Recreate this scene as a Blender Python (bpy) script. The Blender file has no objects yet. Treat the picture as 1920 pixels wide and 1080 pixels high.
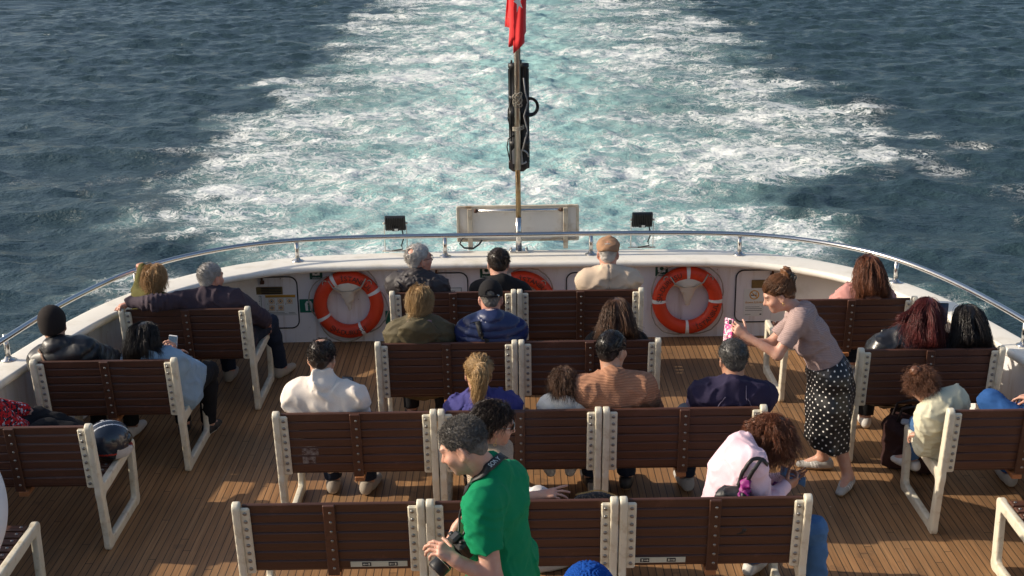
import bpy, bmesh, math, random
import numpy as np
from mathutils import Vector, Matrix
random.seed(7); RNG = np.random.RandomState(11)
SC = bpy.context.scene
COL = SC.collection
V = lambda *a: np.array(a, float)
def nrm(v):
    v = np.asarray(v, float); return v/(np.linalg.norm(v)+1e-12)
# ------------------------------------------------------------------ camera
F, TH, RO, CX, CH = 2411.0, math.radians(17.328), math.radians(-0.826), -0.036, 3.90
def ray(px, py):
    c, s = math.cos(RO), math.sin(RO); a, b = px-960, py-540
    u = c*a+s*b; v = -s*a+c*b
    return V(u/F, math.cos(TH)-v/F*math.sin(TH), -math.sin(TH)-v/F*math.cos(TH))
def atz(px, py, z):
    r = ray(px, py); return V(CX, 0, CH)+r*(z-CH)/r[2]
def aty(px, py, Y):
    r = ray(px, py); return V(CX, 0, CH)+r*Y/r[1]
cam = bpy.data.cameras.new('camera'); camo = bpy.data.objects.new('camera', cam); COL.objects.link(camo)
cam.sensor_width = 36.0; cam.lens = 36.0*F/1920; cam.clip_end = 20000; cam.clip_start = 0.05
camo.matrix_world = Matrix.Translation((CX, 0, CH)) @ Matrix.Rotation(math.pi/2-TH, 4, 'X') @ Matrix.Rotation(RO, 4, 'Z')
SC.camera = camo
# ------------------------------------------------------------------ materials
def _new(name):
    m = bpy.data.materials.new(name); m.use_nodes = True
    nt = m.node_tree; b = nt.nodes['Principled BSDF']
    return m, nt, b
def N(nt, typ, **kw):
    n = nt.nodes.new(typ)
    for k, v in kw.items():
        if k in n.inputs: n.inputs[k].default_value = v
        else: setattr(n, k, v)
    return n
def MATH(nt, op, a, b=None, c=None, clamp=False):
    n = nt.nodes.new('ShaderNodeMath'); n.operation = op; n.use_clamp = clamp
    for i, x in enumerate((a, b, c)):
        if x is None: continue
        if hasattr(x, 'links'): nt.links.new(x, n.inputs[i])
        else: n.inputs[i].default_value = x
    return n.outputs[0]
def MIXC(nt, fac, a, b, bt='MIX'):
    n = nt.nodes.new('ShaderNodeMix'); n.data_type = 'RGBA'; n.blend_type = bt
    for s, x in (('Factor', fac), ('A', a), ('B', b)):
        sock = [i for i in n.inputs if i.name == s and (i.type == 'RGBA' or s == 'Factor' and i.type == 'VALUE')][0]
        if hasattr(x, 'links'): nt.links.new(x, sock)
        elif s == 'Factor': sock.default_value = x
        else: sock.default_value = (*x, 1) if len(x) == 3 else x
    return [o for o in n.outputs if o.type == 'RGBA'][0]
def RAMP(nt, fac, lo, hi):
    n = nt.nodes.new('ShaderNodeMapRange'); n.clamp = True
    n.inputs['From Min'].default_value = lo; n.inputs['From Max'].default_value = hi
    nt.links.new(fac, n.inputs['Value']); return n.outputs['Result']
def COORD(nt, scale=(1, 1, 1), kind='Object'):
    t = nt.nodes.new('ShaderNodeTexCoord'); m = nt.nodes.new('ShaderNodeMapping')
    m.inputs['Scale'].default_value = scale
    nt.links.new(t.outputs[kind], m.inputs['Vector']); return m.outputs['Vector']
def NOISE(nt, vec, scale, detail=3, rough=.55, dist=0.0):
    n = N(nt, 'ShaderNodeTexNoise', Scale=scale, Detail=detail, Roughness=rough, Distortion=dist)
    nt.links.new(vec, n.inputs['Vector']); return n.outputs['Fac']
def BUMP(nt, b, h, strength=.3, dist=.01, chain=None):
    n = N(nt, 'ShaderNodeBump', Strength=strength, Distance=dist)
    nt.links.new(h, n.inputs['Height'])
    if chain is not None: nt.links.new(chain, n.inputs['Normal'])
    nt.links.new(n.outputs['Normal'], b.inputs['Normal']); return n.outputs['Normal']
def s2l(c):
    c = [x/255 for x in c]
    return tuple(((x+.055)/1.055)**2.4 if x > .04045 else x/12.92 for x in c)
def paint(name, col, rough=.5, metal=0, var=.12, scale=9, bump=.0, bscale=60, dirt=None, dirts=3.0, coat=0, aniso=(1, 1, 1), chips=None):
    m, nt, b = _new(name); v = COORD(nt, aniso)
    n = NOISE(nt, v, scale, 4)
    k = MATH(nt, 'MULTIPLY_ADD', n, 2*var, 1-var)
    hsv = N(nt, 'ShaderNodeHueSaturation'); hsv.inputs['Color'].default_value = (*col, 1)
    nt.links.new(k, hsv.inputs['Value']); out = hsv.outputs['Color']
    if dirt:
        d = NOISE(nt, v, dirts, 6, .65)
        out = MIXC(nt, RAMP(nt, d, .52, .74), out, dirt)
    if chips: out = MIXC(nt, RAMP(nt, NOISE(nt, v, 38, 5, .7), .685, .71), out, chips)
    nt.links.new(out, b.inputs['Base Color'])
    b.inputs['Roughness'].default_value = rough; b.inputs['Metallic'].default_value = metal
    b.inputs['Coat Weight'].default_value = coat
    if bump: BUMP(nt, b, NOISE(nt, v, bscale, 3), bump, .004)
    return m
def fabric(name, col, rough=.85, var=.16, weave=420, bump=.35, kind='plain', col2=None, sheen=.08, pscale=60):
    m, nt, b = _new(name); v = COORD(nt)
    big = NOISE(nt, v, 7, 4); fine = NOISE(nt, v, weave, 2)
    k = MATH(nt, 'MULTIPLY_ADD', big, 2*var, 1-var); k = MATH(nt, 'MULTIPLY', k, MATH(nt, 'MULTIPLY_ADD', fine, .5, .75))
    hsv = N(nt, 'ShaderNodeHueSaturation'); hsv.inputs['Color'].default_value = (*col, 1); out = hsv.outputs['Color']
    nt.links.new(k, hsv.inputs['Value']); h = fine
    if kind == 'rib':
        w = N(nt, 'ShaderNodeTexWave', Scale=pscale, Distortion=1.2, Detail=2); w.bands_direction = 'Z'
        nt.links.new(v, w.inputs['Vector']); h = MATH(nt, 'ADD', MATH(nt, 'MULTIPLY', w.outputs['Fac'], .8), fine)
        out = MIXC(nt, MATH(nt, 'MULTIPLY', w.outputs['Fac'], .38), out, tuple(c*.42 for c in col))
    elif kind == 'stripe':
        w = N(nt, 'ShaderNodeTexWave', Scale=pscale, Distortion=.6, Detail=1); w.bands_direction = 'DIAGONAL'
        nt.links.new(v, w.inputs['Vector'])
        out = MIXC(nt, RAMP(nt, w.outputs['Fac'], .45, .6), out, col2)
    elif kind == 'patch':
        n2 = N(nt, 'ShaderNodeTexVoronoi', Scale=pscale); n2.distance = 'MANHATTAN'
        nt.links.new(v, n2.inputs['Vector'])
        sp = N(nt, 'ShaderNodeSeparateColor'); nt.links.new(n2.outputs['Color'], sp.inputs[0])
        out = MIXC(nt, RAMP(nt, sp.outputs[0], .66, .68), out, col2)
        out = MIXC(nt, RAMP(nt, sp.outputs[1], .88, .9), out, (.5, .5, .55))
    elif kind == 'dots':
        at = N(nt, 'ShaderNodeAttribute', attribute_name='pat')
        sp = N(nt, 'ShaderNodeSeparateXYZ'); nt.links.new(at.outputs['Vector'], sp.inputs[0])
        row = MATH(nt, 'FLOOR', MATH(nt, 'MULTIPLY', sp.outputs[1], 1/.030))
        off = MATH(nt, 'MULTIPLY', MATH(nt, 'FLOORED_MODULO', row, 2.0), .5)
        fu = MATH(nt, 'SUBTRACT', MATH(nt, 'FRACT', MATH(nt, 'ADD', MATH(nt, 'MULTIPLY', sp.outputs[0], 1/.048), off)), .5)
        fv = MATH(nt, 'SUBTRACT', MATH(nt, 'FRACT', MATH(nt, 'MULTIPLY', sp.outputs[1], 1/.030)), .5)
        fu = MATH(nt, 'MULTIPLY', fu, .048); fv = MATH(nt, 'MULTIPLY', fv, .030)
        r = MATH(nt, 'SQRT', MATH(nt, 'ADD', MATH(nt, 'MULTIPLY', fu, fu), MATH(nt, 'MULTIPLY', fv, fv)))
        out = MIXC(nt, RAMP(nt, r, .0062, .0048), out, col2)
    nt.links.new(out, b.inputs['Base Color']); b.inputs['Roughness'].default_value = rough
    b.inputs['Sheen Weight'].default_value = sheen; b.inputs['Sheen Roughness'].default_value = .5
    b.inputs['Sheen Tint'].default_value = (*[min(1, c*1.5+.05) for c in col], 1)
    if rough > .6: b.inputs['Specular IOR Level'].default_value = .2
    BUMP(nt, b, h, bump, .003)
    return m
def skinmat(name, col, lip=(.42, .17, .14), stub=(.25, .19, .16)):
    m, nt, b = _new(name); v = COORD(nt)
    n = NOISE(nt, v, 22, 4); out = MIXC(nt, RAMP(nt, n, .35, .75), col, (col[0]*.93, col[1]*.74, col[2]*.68))
    for an, c in (('lip', lip), ('stub', stub), ('sock', (.045, .025, .02))):
        at = N(nt, 'ShaderNodeAttribute', attribute_name=an); out = MIXC(nt, at.outputs['Fac'], out, c)
    nt.links.new(out, b.inputs['Base Color']); b.inputs['Roughness'].default_value = .48
    b.inputs['Subsurface Weight'].default_value = .12; b.inputs['Subsurface Radius'].default_value = (.012, .005, .003)
    BUMP(nt, b, NOISE(nt, v, 260, 3), .12, .002)
    return m
def hairmat(name, c1, c2, rough=.42, grey=0.0, tip=None):
    m, nt, b = _new(name)
    at = N(nt, 'ShaderNodeAttribute', attribute_name='rnd'); out = MIXC(nt, at.outputs['Fac'], c1, c2)
    if tip:
        a2 = N(nt, 'ShaderNodeAttribute', attribute_name='along'); out = MIXC(nt, RAMP(nt, a2.outputs['Fac'], .25, .7), out, tip)
    nt.links.new(out, b.inputs['Base Color']); b.inputs['Roughness'].default_value = rough
    b.inputs['Specular IOR Level'].default_value = .45
    return m
# ------------------------------------------------------------------ objects
def tag(o, label=None, cat=None, group=None, kind=None):
    if label: o['label'] = label
    if cat: o['category'] = cat
    if group: o['group'] = group
    if kind: o['kind'] = kind
    return o
def empty(name, loc, label, cat, group=None, rz=0):
    o = bpy.data.objects.new(name, None); COL.objects.link(o); o.location = tuple(loc); o.rotation_euler = (0, 0, rz)
    o.empty_display_size = .1
    return tag(o, label, cat, group)
def mesh_obj(name, verts, faces, mat, parent=None, origin=None, smooth=True, attrs=None, mats=None, midx=None):
    me = bpy.data.meshes.new(name); verts = np.asarray(verts, np.float32)
    if origin is not None: verts = verts-np.asarray(origin, np.float32)
    if isinstance(faces, np.ndarray):
        nf, k = faces.shape
        me.vertices.add(len(verts)); me.vertices.foreach_set('co', verts.ravel())
        me.loops.add(nf*k); me.loops.foreach_set('vertex_index', faces.astype(np.int32).ravel())
        me.polygons.add(nf); me.polygons.foreach_set('loop_start', np.arange(0, nf*k, k, dtype=np.int32))
        me.polygons.foreach_set('loop_total', np.full(nf, k, np.int32))
    else:
        me.from_pydata([tuple(map(float, v)) for v in verts], [], [tuple(map(int, f)) for f in faces])
    for m in (mats or [mat]): me.materials.append(m)
    if midx is not None: me.polygons.foreach_set('material_index', np.asarray(midx, np.int32))
    me.polygons.foreach_set('use_smooth', np.full(len(me.polygons), smooth, bool))
    for an, av in (attrs or {}).items():
        av = np.asarray(av, np.float32)
        if av.ndim == 1:
            a = me.attributes.new(an, 'FLOAT', 'POINT'); a.data.foreach_set('value', av)
        else:
            a = me.attributes.new(an, 'FLOAT_VECTOR', 'POINT'); a.data.foreach_set('vector', av.ravel())
    me.update(); me.validate()
    o = bpy.data.objects.new(name, me); COL.objects.link(o)
    if parent is not None: o.parent = parent
    return o
class MB:
    """collects boxes, tubes, lathes and prisms; build() links them as ONE mesh object"""
    def __init__(s): s.v = []; s.f = []; s.m = []; s.sm = []
    def add(s, vs, fs, m=0, smooth=False):
        b = len(s.v); s.v += [tuple(map(float, v)) for v in vs]
        for f in fs: s.f.append(tuple(i+b for i in f)); s.m.append(m); s.sm.append(smooth)
    def box(s, c, size, R=None, bev=.003, m=0):
        hx, hy, hz = [x/2 for x in size]; bev = min(bev, hx*.9, hy*.9, hz*.9)
        bm = bmesh.new(); bmesh.ops.create_cube(bm, size=1)
        for v in bm.verts: v.co = (v.co.x*2*hx, v.co.y*2*hy, v.co.z*2*hz)
        if bev > 0: bmesh.ops.bevel(bm, geom=bm.edges[:], offset=bev, segments=1, affect='EDGES', profile=.5)
        R = np.eye(3) if R is None else np.asarray(R); bm.verts.index_update()
        s.add([np.asarray(c)+R@np.array(v.co) for v in bm.verts], [[v.index for v in f.verts] for f in bm.faces], m); bm.free()
    def tube(s, pts, r, n=10, m=0, cap=True, closed=False):
        pts = [np.asarray(p, float) for p in pts]; k = len(pts); rs = r if hasattr(r, '__len__') else [r]*k
        vs = []; up = None
        for i in range(k):
            t = nrm(pts[(i+1) % k]-pts[i-1]) if closed else nrm(pts[min(i+1, k-1)]-pts[max(i-1, 0)])
            if up is None: up = V(0, 0, 1) if abs(t[2]) < .9 else V(1, 0, 0)
            a = nrm(np.cross(t, up)); up = np.cross(a, t)
            for j in range(n):
                q = 2*math.pi*j/n; vs.append(pts[i]+rs[i]*(math.cos(q)*a+math.sin(q)*up))
        fs = []
        for i in range(k if closed else k-1):
            for j in range(n):
                i2 = (i+1) % k; fs.append((i*n+j, i*n+(j+1) % n, i2*n+(j+1) % n, i2*n+j))
        if cap and not closed: fs += [tuple(range(n-1, -1, -1)), tuple(range((k-1)*n, k*n))]
        s.add(vs, fs, m, True)
    def lathe(s, prof, c=(0, 0, 0), R=None, n=20, m=0):
        R = np.eye(3) if R is None else np.asarray(R); vs = []
        for (r, z) in prof:
            for j in range(n):
                q = 2*math.pi*j/n; vs.append(np.asarray(c)+R@V(r*math.cos(q), r*math.sin(q), z))
        fs = [(i*n+j, i*n+(j+1) % n, (i+1)*n+(j+1) % n, (i+1)*n+j) for i in range(len(prof)-1) for j in range(n)]
        fs += [tuple(range(n-1, -1, -1)), tuple(range((len(prof)-1)*n, len(prof)*n))]
        s.add(vs, fs, m, True)
    def prism(s, poly, c, ex, ey, ez, h, m=0):
        """flat outline poly (2-D) in the ex/ey plane, thickness h along ez"""
        n = len(poly); c = np.asarray(c, float)
        vs = [c+x*np.asarray(ex)+y*np.asarray(ey) for x, y in poly]; vs += [v+np.asarray(ez)*h for v in vs]
        fs = [tuple(range(n-1, -1, -1)), tuple(range(n, 2*n))]+[(i, (i+1) % n, n+(i+1) % n, n+i) for i in range(n)]
        s.add(vs, fs, m)
    def build(s, name, mats, parent=None, origin=None):
        mats = mats if isinstance(mats, (list, tuple)) else [mats]
        vs = np.asarray(s.v, float)
        o = mesh_obj(name, vs, s.f, None, parent, origin, False, mats=mats, midx=s.m)
        o.data.polygons.foreach_set('use_smooth', np.array(s.sm, bool)); return o
def copy_tree(o, parent=None):
    c = o.copy(); COL.objects.link(c)
    if parent is not None: c.parent = parent
    for ch in [x for x in COL.objects if x.parent == o]: copy_tree(ch, c)
    return c
_fontcache = {}
def glyphs(txt, size):
    """a text as (verts, faces) in its own xy plane, centred"""
    cu = bpy.data.curves.new('t', 'FONT'); cu.body = txt; cu.size = size; cu.align_x = 'CENTER'; cu.align_y = 'CENTER'; cu.extrude = .0006; cu.resolution_u = 3
    ob = bpy.data.objects.new('t', cu); COL.objects.link(ob)
    dg = bpy.context.evaluated_depsgraph_get(); dg.update()
    me = bpy.data.meshes.new_from_object(ob.evaluated_get(dg))
    vs = np.array([v.co[:] for v in me.vertices]); fs = [tuple(p.vertices) for p in me.polygons]
    bpy.data.objects.remove(ob); bpy.data.curves.remove(cu); bpy.data.meshes.remove(me)
    return vs, fs
# ------------------------------------------------------------------ signed-distance modelling
def smin(a, b, k):
    h = np.clip(.5+.5*(b-a)/k, 0, 1); return b+(a-b)*h-k*h*(1-h)
class SDF:
    def __init__(s): s.ops = []; s.cuts = []; s.disp = None; s.lo = V(9e9, 9e9, 9e9); s.hi = -s.lo
    def _bb(s, p, r):
        s.lo = np.minimum(s.lo, np.asarray(p)-r); s.hi = np.maximum(s.hi, np.asarray(p)+r)
    def cap(s, a, b, ra, rb=None, k=.02, fl=None, cutb=False, sub=False):
        rb = ra if rb is None else rb
        if not sub: s._bb(a, ra); s._bb(b, rb)
        s.ops.append(('c', np.asarray(a, np.float32), np.asarray(b, np.float32), ra, rb, k, fl, cutb, sub)); return s
    def ell(s, c, r, R=None, k=.02, sub=False):
        if not sub: s._bb(c, max(r))
        s.ops.append(('e', np.asarray(c, np.float32), np.asarray(r, np.float32), None if R is None else np.asarray(R, np.float32), k, None, None, None, sub)); return s
    def box(s, c, half, R=None, rnd=.01, k=.01, sub=False):
        if not sub: s._bb(c, float(np.linalg.norm(half)))
        s.ops.append(('b', np.asarray(c, np.float32), np.asarray(half, np.float32), None if R is None else np.asarray(R, np.float32), k, rnd, None, None, sub)); return s
    def cut(s, p, n): s.cuts.append((np.asarray(p, np.float32), np.asarray(nrm(n), np.float32))); return s
    def ev(s, P):
        P = P.astype(np.float32); d = None
        for o in s.ops:
            if o[0] == 'c':
                _, a, b, ra, rb, k, fl, cutb, sub = o
                q = P-a; ba = b-a
                if fl is not None:
                    ax = np.asarray(fl[0], np.float32); g = 1/fl[1]-1
                    q = q+np.outer(q@ax, ax*g); ba = ba+ax*(ba@ax)*g
                L2 = ba@ba+1e-9
                h = np.clip(q@ba/L2, 0, 1)
                e = np.sqrt(((q-h[:, None]*ba)**2).sum(1))-(ra+(rb-ra)*h)
                if fl is not None: e = e*(.5+.5*fl[1])
                if cutb: e = np.maximum(e, (q@ba-L2)/math.sqrt(L2))
            elif o[0] == 'e':
                _, c, r, R, k, _, _, _, sub = o
                q = P-c
                if R is not None: q = q@R
                k0 = np.sqrt(((q/r)**2).sum(1)); k1 = np.sqrt(((q/(r*r))**2).sum(1)); e = k0*(k0-1)/(k1+1e-9)
            else:
                _, c, hf, R, k, rnd, _, _, sub = o
                q = P-c
                if R is not None: q = q@R
                q = np.abs(q)-(hf-rnd)
                e = np.sqrt((np.maximum(q, 0)**2).sum(1))+np.minimum(q.max(1), 0)-rnd
            if d is None: d = e
            elif sub: d = -smin(d*-1, e, k)
            else: d = smin(d, e, k)
        if s.disp is not None: d = d+s.disp(P).astype(np.float32)
        for p, n in s.cuts: d = np.maximum(d, (P-p)@n)
        return d
    def grad(s, P, h=.003):
        g = np.stack([s.ev(P+np.eye(3)[i]*h)-s.ev(P-np.eye(3)[i]*h) for i in range(3)], 1)
        return g/(np.linalg.norm(g, axis=1, keepdims=True)+1e-9)
    def mesh(s, h, pad=.03):
        lo = s.lo-pad; n = np.ceil((s.hi+pad-lo)/(4*h)).astype(int)+1
        ax = [lo[i]+4*h*np.arange(n[i]) for i in range(3)]
        G = np.stack(np.meshgrid(*ax, indexing='ij'), -1).reshape(-1, 3)
        # coarse blocks of 4x4x4 fine points, evaluated at their centres
        dc = s.ev(G+1.5*h).reshape(n)
        act = np.abs(dc) < 4*h*1.45+.004
        D = np.repeat(np.repeat(np.repeat(np.where(dc > 0, 1., -1.).astype(np.float32), 4, 0), 4, 1), 4, 2)
        idx = np.argwhere(act)
        off = np.stack(np.meshgrid(*[np.arange(4)]*3, indexing='ij'), -1).reshape(-1, 3)
        fi = (idx[:, None, :]*4+off[None]).reshape(-1, 3)
        D[fi[:, 0], fi[:, 1], fi[:, 2]] = s.ev(lo+fi*h)
        return surface_nets(D, lo, h)
def surface_nets(D, lo, h):
    ins = D < 0; nx, ny, nz = D.shape
    C = [(i, j, k) for i in (0, 1) for j in (0, 1) for k in (0, 1)]
    sl = lambda A, c: A[c[0]:nx-1+c[0], c[1]:ny-1+c[1], c[2]:nz-1+c[2]]
    cnt = sum(sl(ins, c).astype(np.int8) for c in C)
    cells = np.argwhere((cnt > 0) & (cnt < 8))
    acc = np.zeros((len(cells), 3)); num = np.zeros(len(cells))
    val = {c: D[cells[:, 0]+c[0], cells[:, 1]+c[1], cells[:, 2]+c[2]] for c in C}
    for a in C:
        for axn in range(3):
            if a[axn]: continue
            b = list(a); b[axn] = 1; b = tuple(b)
            va, vb = val[a], val[b]; m = (va < 0) != (vb < 0)
            t = np.where(m, va/np.where(m, va-vb, 1), 0)
            p = np.tile(np.array(a, float), (len(cells), 1)); p[:, axn] += t
            acc[m] += p[m]; num += m
    verts = lo+(cells+acc/num[:, None])*h
    ID = np.full((nx, ny, nz), -1, np.int64); ID[cells[:, 0], cells[:, 1], cells[:, 2]] = np.arange(len(cells))
    faces = []
    for axn in range(3):
        u, w = (axn+1) % 3, (axn+2) % 3
        s1 = [slice(None)]*3; s2 = [slice(None)]*3; s1[axn] = slice(0, -1); s2[axn] = slice(1, None)
        e = np.argwhere(ins[tuple(s1)] != ins[tuple(s2)])
        e = e[(e[:, u] > 0) & (e[:, w] > 0) & (e[:, u] < D.shape[u]-1) & (e[:, w] < D.shape[w]-1)]
        if not len(e): continue
        q = []
        for du, dw in ((1, 1), (0, 1), (0, 0), (1, 0)):
            p = e.copy(); p[:, u] -= du; p[:, w] -= dw; q.append(ID[p[:, 0], p[:, 1], p[:, 2]])
        q = np.stack(q, 1); i0 = ins[e[:, 0], e[:, 1], e[:, 2]]
        q[~i0] = q[~i0][:, ::-1]; faces.append(q)
    faces = np.concatenate(faces); faces = faces[(faces >= 0).all(1)]
    return verts, faces
def sdf_obj(name, S, mat, h, parent=None, origin=None, attrs=None, **kw):
    v, f = S.mesh(h)
    at = {k: fn(v) for k, fn in (attrs or {}).items()}
    return mesh_obj(name, v, f, mat, parent, origin, True, at, **kw)
def wrinkle(seed, amp=.004, lam=.09, aniso=(1, 1, 1)):
    r = np.random.RandomState(seed); ks = []
    for i in range(7):
        d = r.normal(size=3)*np.array(aniso); d /= np.linalg.norm(d)
        ks.append((d*2*math.pi/(lam*r.uniform(.7, 1.6)), r.uniform(0, 6.28), r.normal(size=3)*2*math.pi/(lam*3.5), r.uniform(0, 6.28)))
    def fn(P):
        W = P+.022*np.sin(P[:, [1, 2, 0]]*26+seed)+.010*np.sin(P[:, [2, 0, 1]]*61+2*seed); t = 0
        for k, ph, k2, p2 in ks:
            t = t-((1-np.abs(np.sin(.5*(W@k)+ph)))**2.2-.25)*np.clip(.35+np.sin(W@k2+p2), 0, 1.2)
        return t*(amp*.95)
    return fn
# ------------------------------------------------------------------ light
SUN_EL, SUN_AZ = math.radians(28), math.radians(3)          # azimuth: towards -X, turned a little to +Y
sd = V(-math.cos(SUN_EL)*math.cos(SUN_AZ), math.cos(SUN_EL)*math.sin(SUN_AZ), math.sin(SUN_EL))
li = bpy.data.lights.new('sun', 'SUN'); lo = bpy.data.objects.new('sun', li); COL.objects.link(lo)
li.energy = 4.6; li.angle = math.radians(.6); li.color = (1, .875, .71)
lo.rotation_euler = Vector(sd).to_track_quat('Z', 'Y').to_euler(); lo.location = (-8, 2, 12)
w = bpy.data.worlds.new('World'); SC.world = w; w.use_nodes = True
bg = w.node_tree.nodes['Background']; sky = w.node_tree.nodes.new('ShaderNodeTexSky'); sky.sky_type = 'NISHITA'
sky.sun_disc = False; sky.sun_elevation = SUN_EL; sky.sun_rotation = math.atan2(sd[0], sd[1]); sky.dust_density = 2.5; sky.air_density = 1.0; sky.ozone_density = 1.5
w.node_tree.links.new(sky.outputs[0], bg.inputs['Color']); bg.inputs['Strength'].default_value = .13
SC.view_settings.view_transform = 'Standard'; SC.view_settings.look = 'None'; SC.view_settings.exposure = 0.12; SC.view_settings.gamma = 1
# ------------------------------------------------------------------ water with the wake
WZ = -3.0
def axis(lo_, hi_, step, far, grow=1.35):
    a = list(np.arange(lo_, hi_+step, step)); s = step; x = a[-1]; up = []
    while x < far: s *= grow; x += s; up.append(x)
    s = step; x = lo_; dn = []
    while x > -far: s *= grow; x -= s; dn.append(x)
    return np.array(dn[::-1]+a+up)
gx = axis(-27, 27, .115, 4000); gy = axis(16, 92, .15, 4000)
X, Y = np.meshgrid(gx, gy); sh = X.shape; X = X.ravel(); Y = Y.ravel()
r = np.random.RandomState(5); Z = np.zeros_like(X); DX = np.zeros_like(X); DY = np.zeros_like(X)
fadeN = np.clip((140-np.hypot(X, Y-50))/60, 0, 1)
inw = np.clip(1.15-np.abs(X-.6)/9.5, 0, 1)                      # 1 well inside the wake
def fbm(x, y, seed, lam, octs=4, gain=.5):
    q = np.random.RandomState(seed); t = 0; a = 1
    for o in range(octs):
        for i in range(4):
            an = q.uniform(0, 6.28); L = lam*q.uniform(.75, 1.3)/2**o
            t = t+a*np.sin((x*math.cos(an)+y*math.sin(an))*6.283/L+q.uniform(0, 6.28)+.9*np.sin((x*math.sin(an*1.7)-y*math.cos(an*1.7))*3.1/L+q.uniform(0, 6)))
        a *= gain
    return t/3.2
for i in range(64):
    L = .55*(14/.55)**(r.rand()**1.25); k = 2*math.pi/L
    an = math.radians(258)+r.normal()*.55
    kx, ky = k*math.cos(an), k*math.sin(an); A = .0125*L**.68*r.uniform(.5, 1.3)*(1 if L < 6 else .55)
    ph = kx*X+ky*Y+r.uniform(0, 6.28)
    damp = 1-.6*inw*(1 if L > 1.2 else .4)
    grp = .55+.45*np.sin((X*math.cos(an+1.3)+Y*math.sin(an+1.3))*2*math.pi/(L*5.3)+r.uniform(0, 6.28))
    A = A*damp*grp*(1.3 if L < 1.3 else .95)
    Z += A*np.sin(ph); DX -= .85*A*math.cos(an)*np.cos(ph)*-1; DY -= .85*A*math.sin(an)*np.cos(ph)*-1
turb = fbm(X, Y, 3, 2.6, 5, .62)
Z += inw*(.085*turb+.05*np.abs(fbm(X, Y, 8, 1.3, 4, .6)))
# foam density: two foamy flanks, a clearer turquoise lane between, broken outer edges
warp = fbm(X, Y, 21, 9, 4, .6); w2 = fbm(X, Y*.7, 31, 3.6, 4, .62)
far_ = np.clip((Y-26)/60, 0, 1)
half = 8.9+1.2*np.clip((Y-24)/14, 0, 1)+1.0*np.clip((Y-60)/30, 0, 1)
xc = X-.5-1.0*far_
half = half-np.where(X > 0, 2.6*np.clip((34-Y)/7, 0, 1)-.9*np.exp(-((Y-41)/6)**2), 1.8*np.clip((27-Y)/5, 0, 1))
edge = np.clip((half+1.3*warp+.7*w2-np.abs(xc))/2.5, 0, 1)
lane = np.exp(-((xc-.5)/(2.0+.5*far_))**2)
dens = edge*(.62-.20*lane-.05*far_+.15*warp+.13*w2)
rim = np.exp(-((np.abs(xc)-half+.7+1.0*warp)/.8)**2)
dens = dens+.22*rim*np.where(X > 0, np.exp(-((Y-41)/9)**2)*1.5+.25, .55+.4*np.exp(-((Y-30)/8)**2))*(.5+.5*np.clip(w2+.3, 0, 1))
# loose streaks outside the wake and a few breaking crests
st = np.exp(-((np.abs(X-.5)-11.2-1.2*warp)/1.3)**2)*np.exp(-((Y-32)/9)**2); dens = dens+.40*st*np.clip(w2+.3, 0, 1)*np.where(X > 0, 1, .45)
crest = np.clip((Z-.40)/.25, 0, 1)*(1-inw)*np.clip(fbm(X, Y, 77, 5, 2)-.15, 0, 1); dens = dens+.55*crest
aer = np.clip(edge*1.2, 0, 1)*(.22+.78*np.exp(-((xc+.9)/(5.2+.8*warp))**2))*(1-.22*far_)
P = np.stack([X+DX*fadeN, Y+DY*fadeN, WZ+Z*fadeN], 1)
ny, nx = sh; ii = np.arange(nx*ny).reshape(ny, nx)
fc = np.stack([ii[:-1, :-1], ii[:-1, 1:], ii[1:, 1:], ii[1:, :-1]], -1).reshape(-1, 4)
m, nt, b = _new('sea water'); v = COORD(nt)
fo = N(nt, 'ShaderNodeAttribute', attribute_name='foam').outputs['Fac']; ae = N(nt, 'ShaderNodeAttribute', attribute_name='aer').outputs['Fac']
# domain-warped lace of foam
wn = N(nt, 'ShaderNodeTexNoise', Scale=.9, Detail=3); nt.links.new(v, wn.inputs['Vector'])
vm = N(nt, 'ShaderNodeVectorMath', operation='MULTIPLY_ADD'); nt.links.new(wn.outputs['Color'], vm.inputs[0]); vm.inputs[1].default_value = (1.5, 1.1, 0); nt.links.new(v, vm.inputs[2]); wv = vm.outputs[0]
mp = N(nt, 'ShaderNodeMapping'); mp.inputs['Scale'].default_value = (.72, 1.0, 1); nt.links.new(wv, mp.inputs['Vector']); wv = mp.outputs[0]
n1 = NOISE(nt, wv, .33, 5, .6); n2 = NOISE(nt, wv, .85, 7, .66); n3 = NOISE(nt, wv, 2.1, 6, .66); n4 = NOISE(nt, wv, 5.0, 4, .62)
ab = lambda n: MATH(nt, 'ABSOLUTE', MATH(nt, 'SUBTRACT', n, .5))
dl = MATH(nt, 'MULTIPLY', fo, MATH(nt, 'MULTIPLY_ADD', RAMP(nt, n1, .36, .64), 1.3, .28))      # local foam density
def line(n, wd, soft_):                                        # a net of foam threads: wide where the density is high
    return RAMP(nt, MATH(nt, 'SUBTRACT', MATH(nt, 'MULTIPLY', dl, wd), ab(n)), 0.0, soft_)
l2, l3, l4 = line(n2, .042, .012), line(n3, .062, .020), line(n4, .070, .03)
core = RAMP(nt, MATH(nt, 'ADD', dl, MATH(nt, 'MULTIPLY', MATH(nt, 'SUBTRACT', n3, .5), 2.2)), 1.0, 1.25)
mask = MATH(nt, 'MAXIMUM', MATH(nt, 'MAXIMUM', l2, MATH(nt, 'MULTIPLY', l3, .9)), MATH(nt, 'MAXIMUM', core, MATH(nt, 'MULTIPLY', l4, .62)))
mask = MATH(nt, 'MULTIPLY', mask, RAMP(nt, fo, .015, .16))
soft = MATH(nt, 'MULTIPLY', RAMP(nt, dl, .1, .9), .26)
deep = MIXC(nt, NOISE(nt, v, .35, 3), (.023, .047, .056), (.033, .060, .070))
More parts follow.
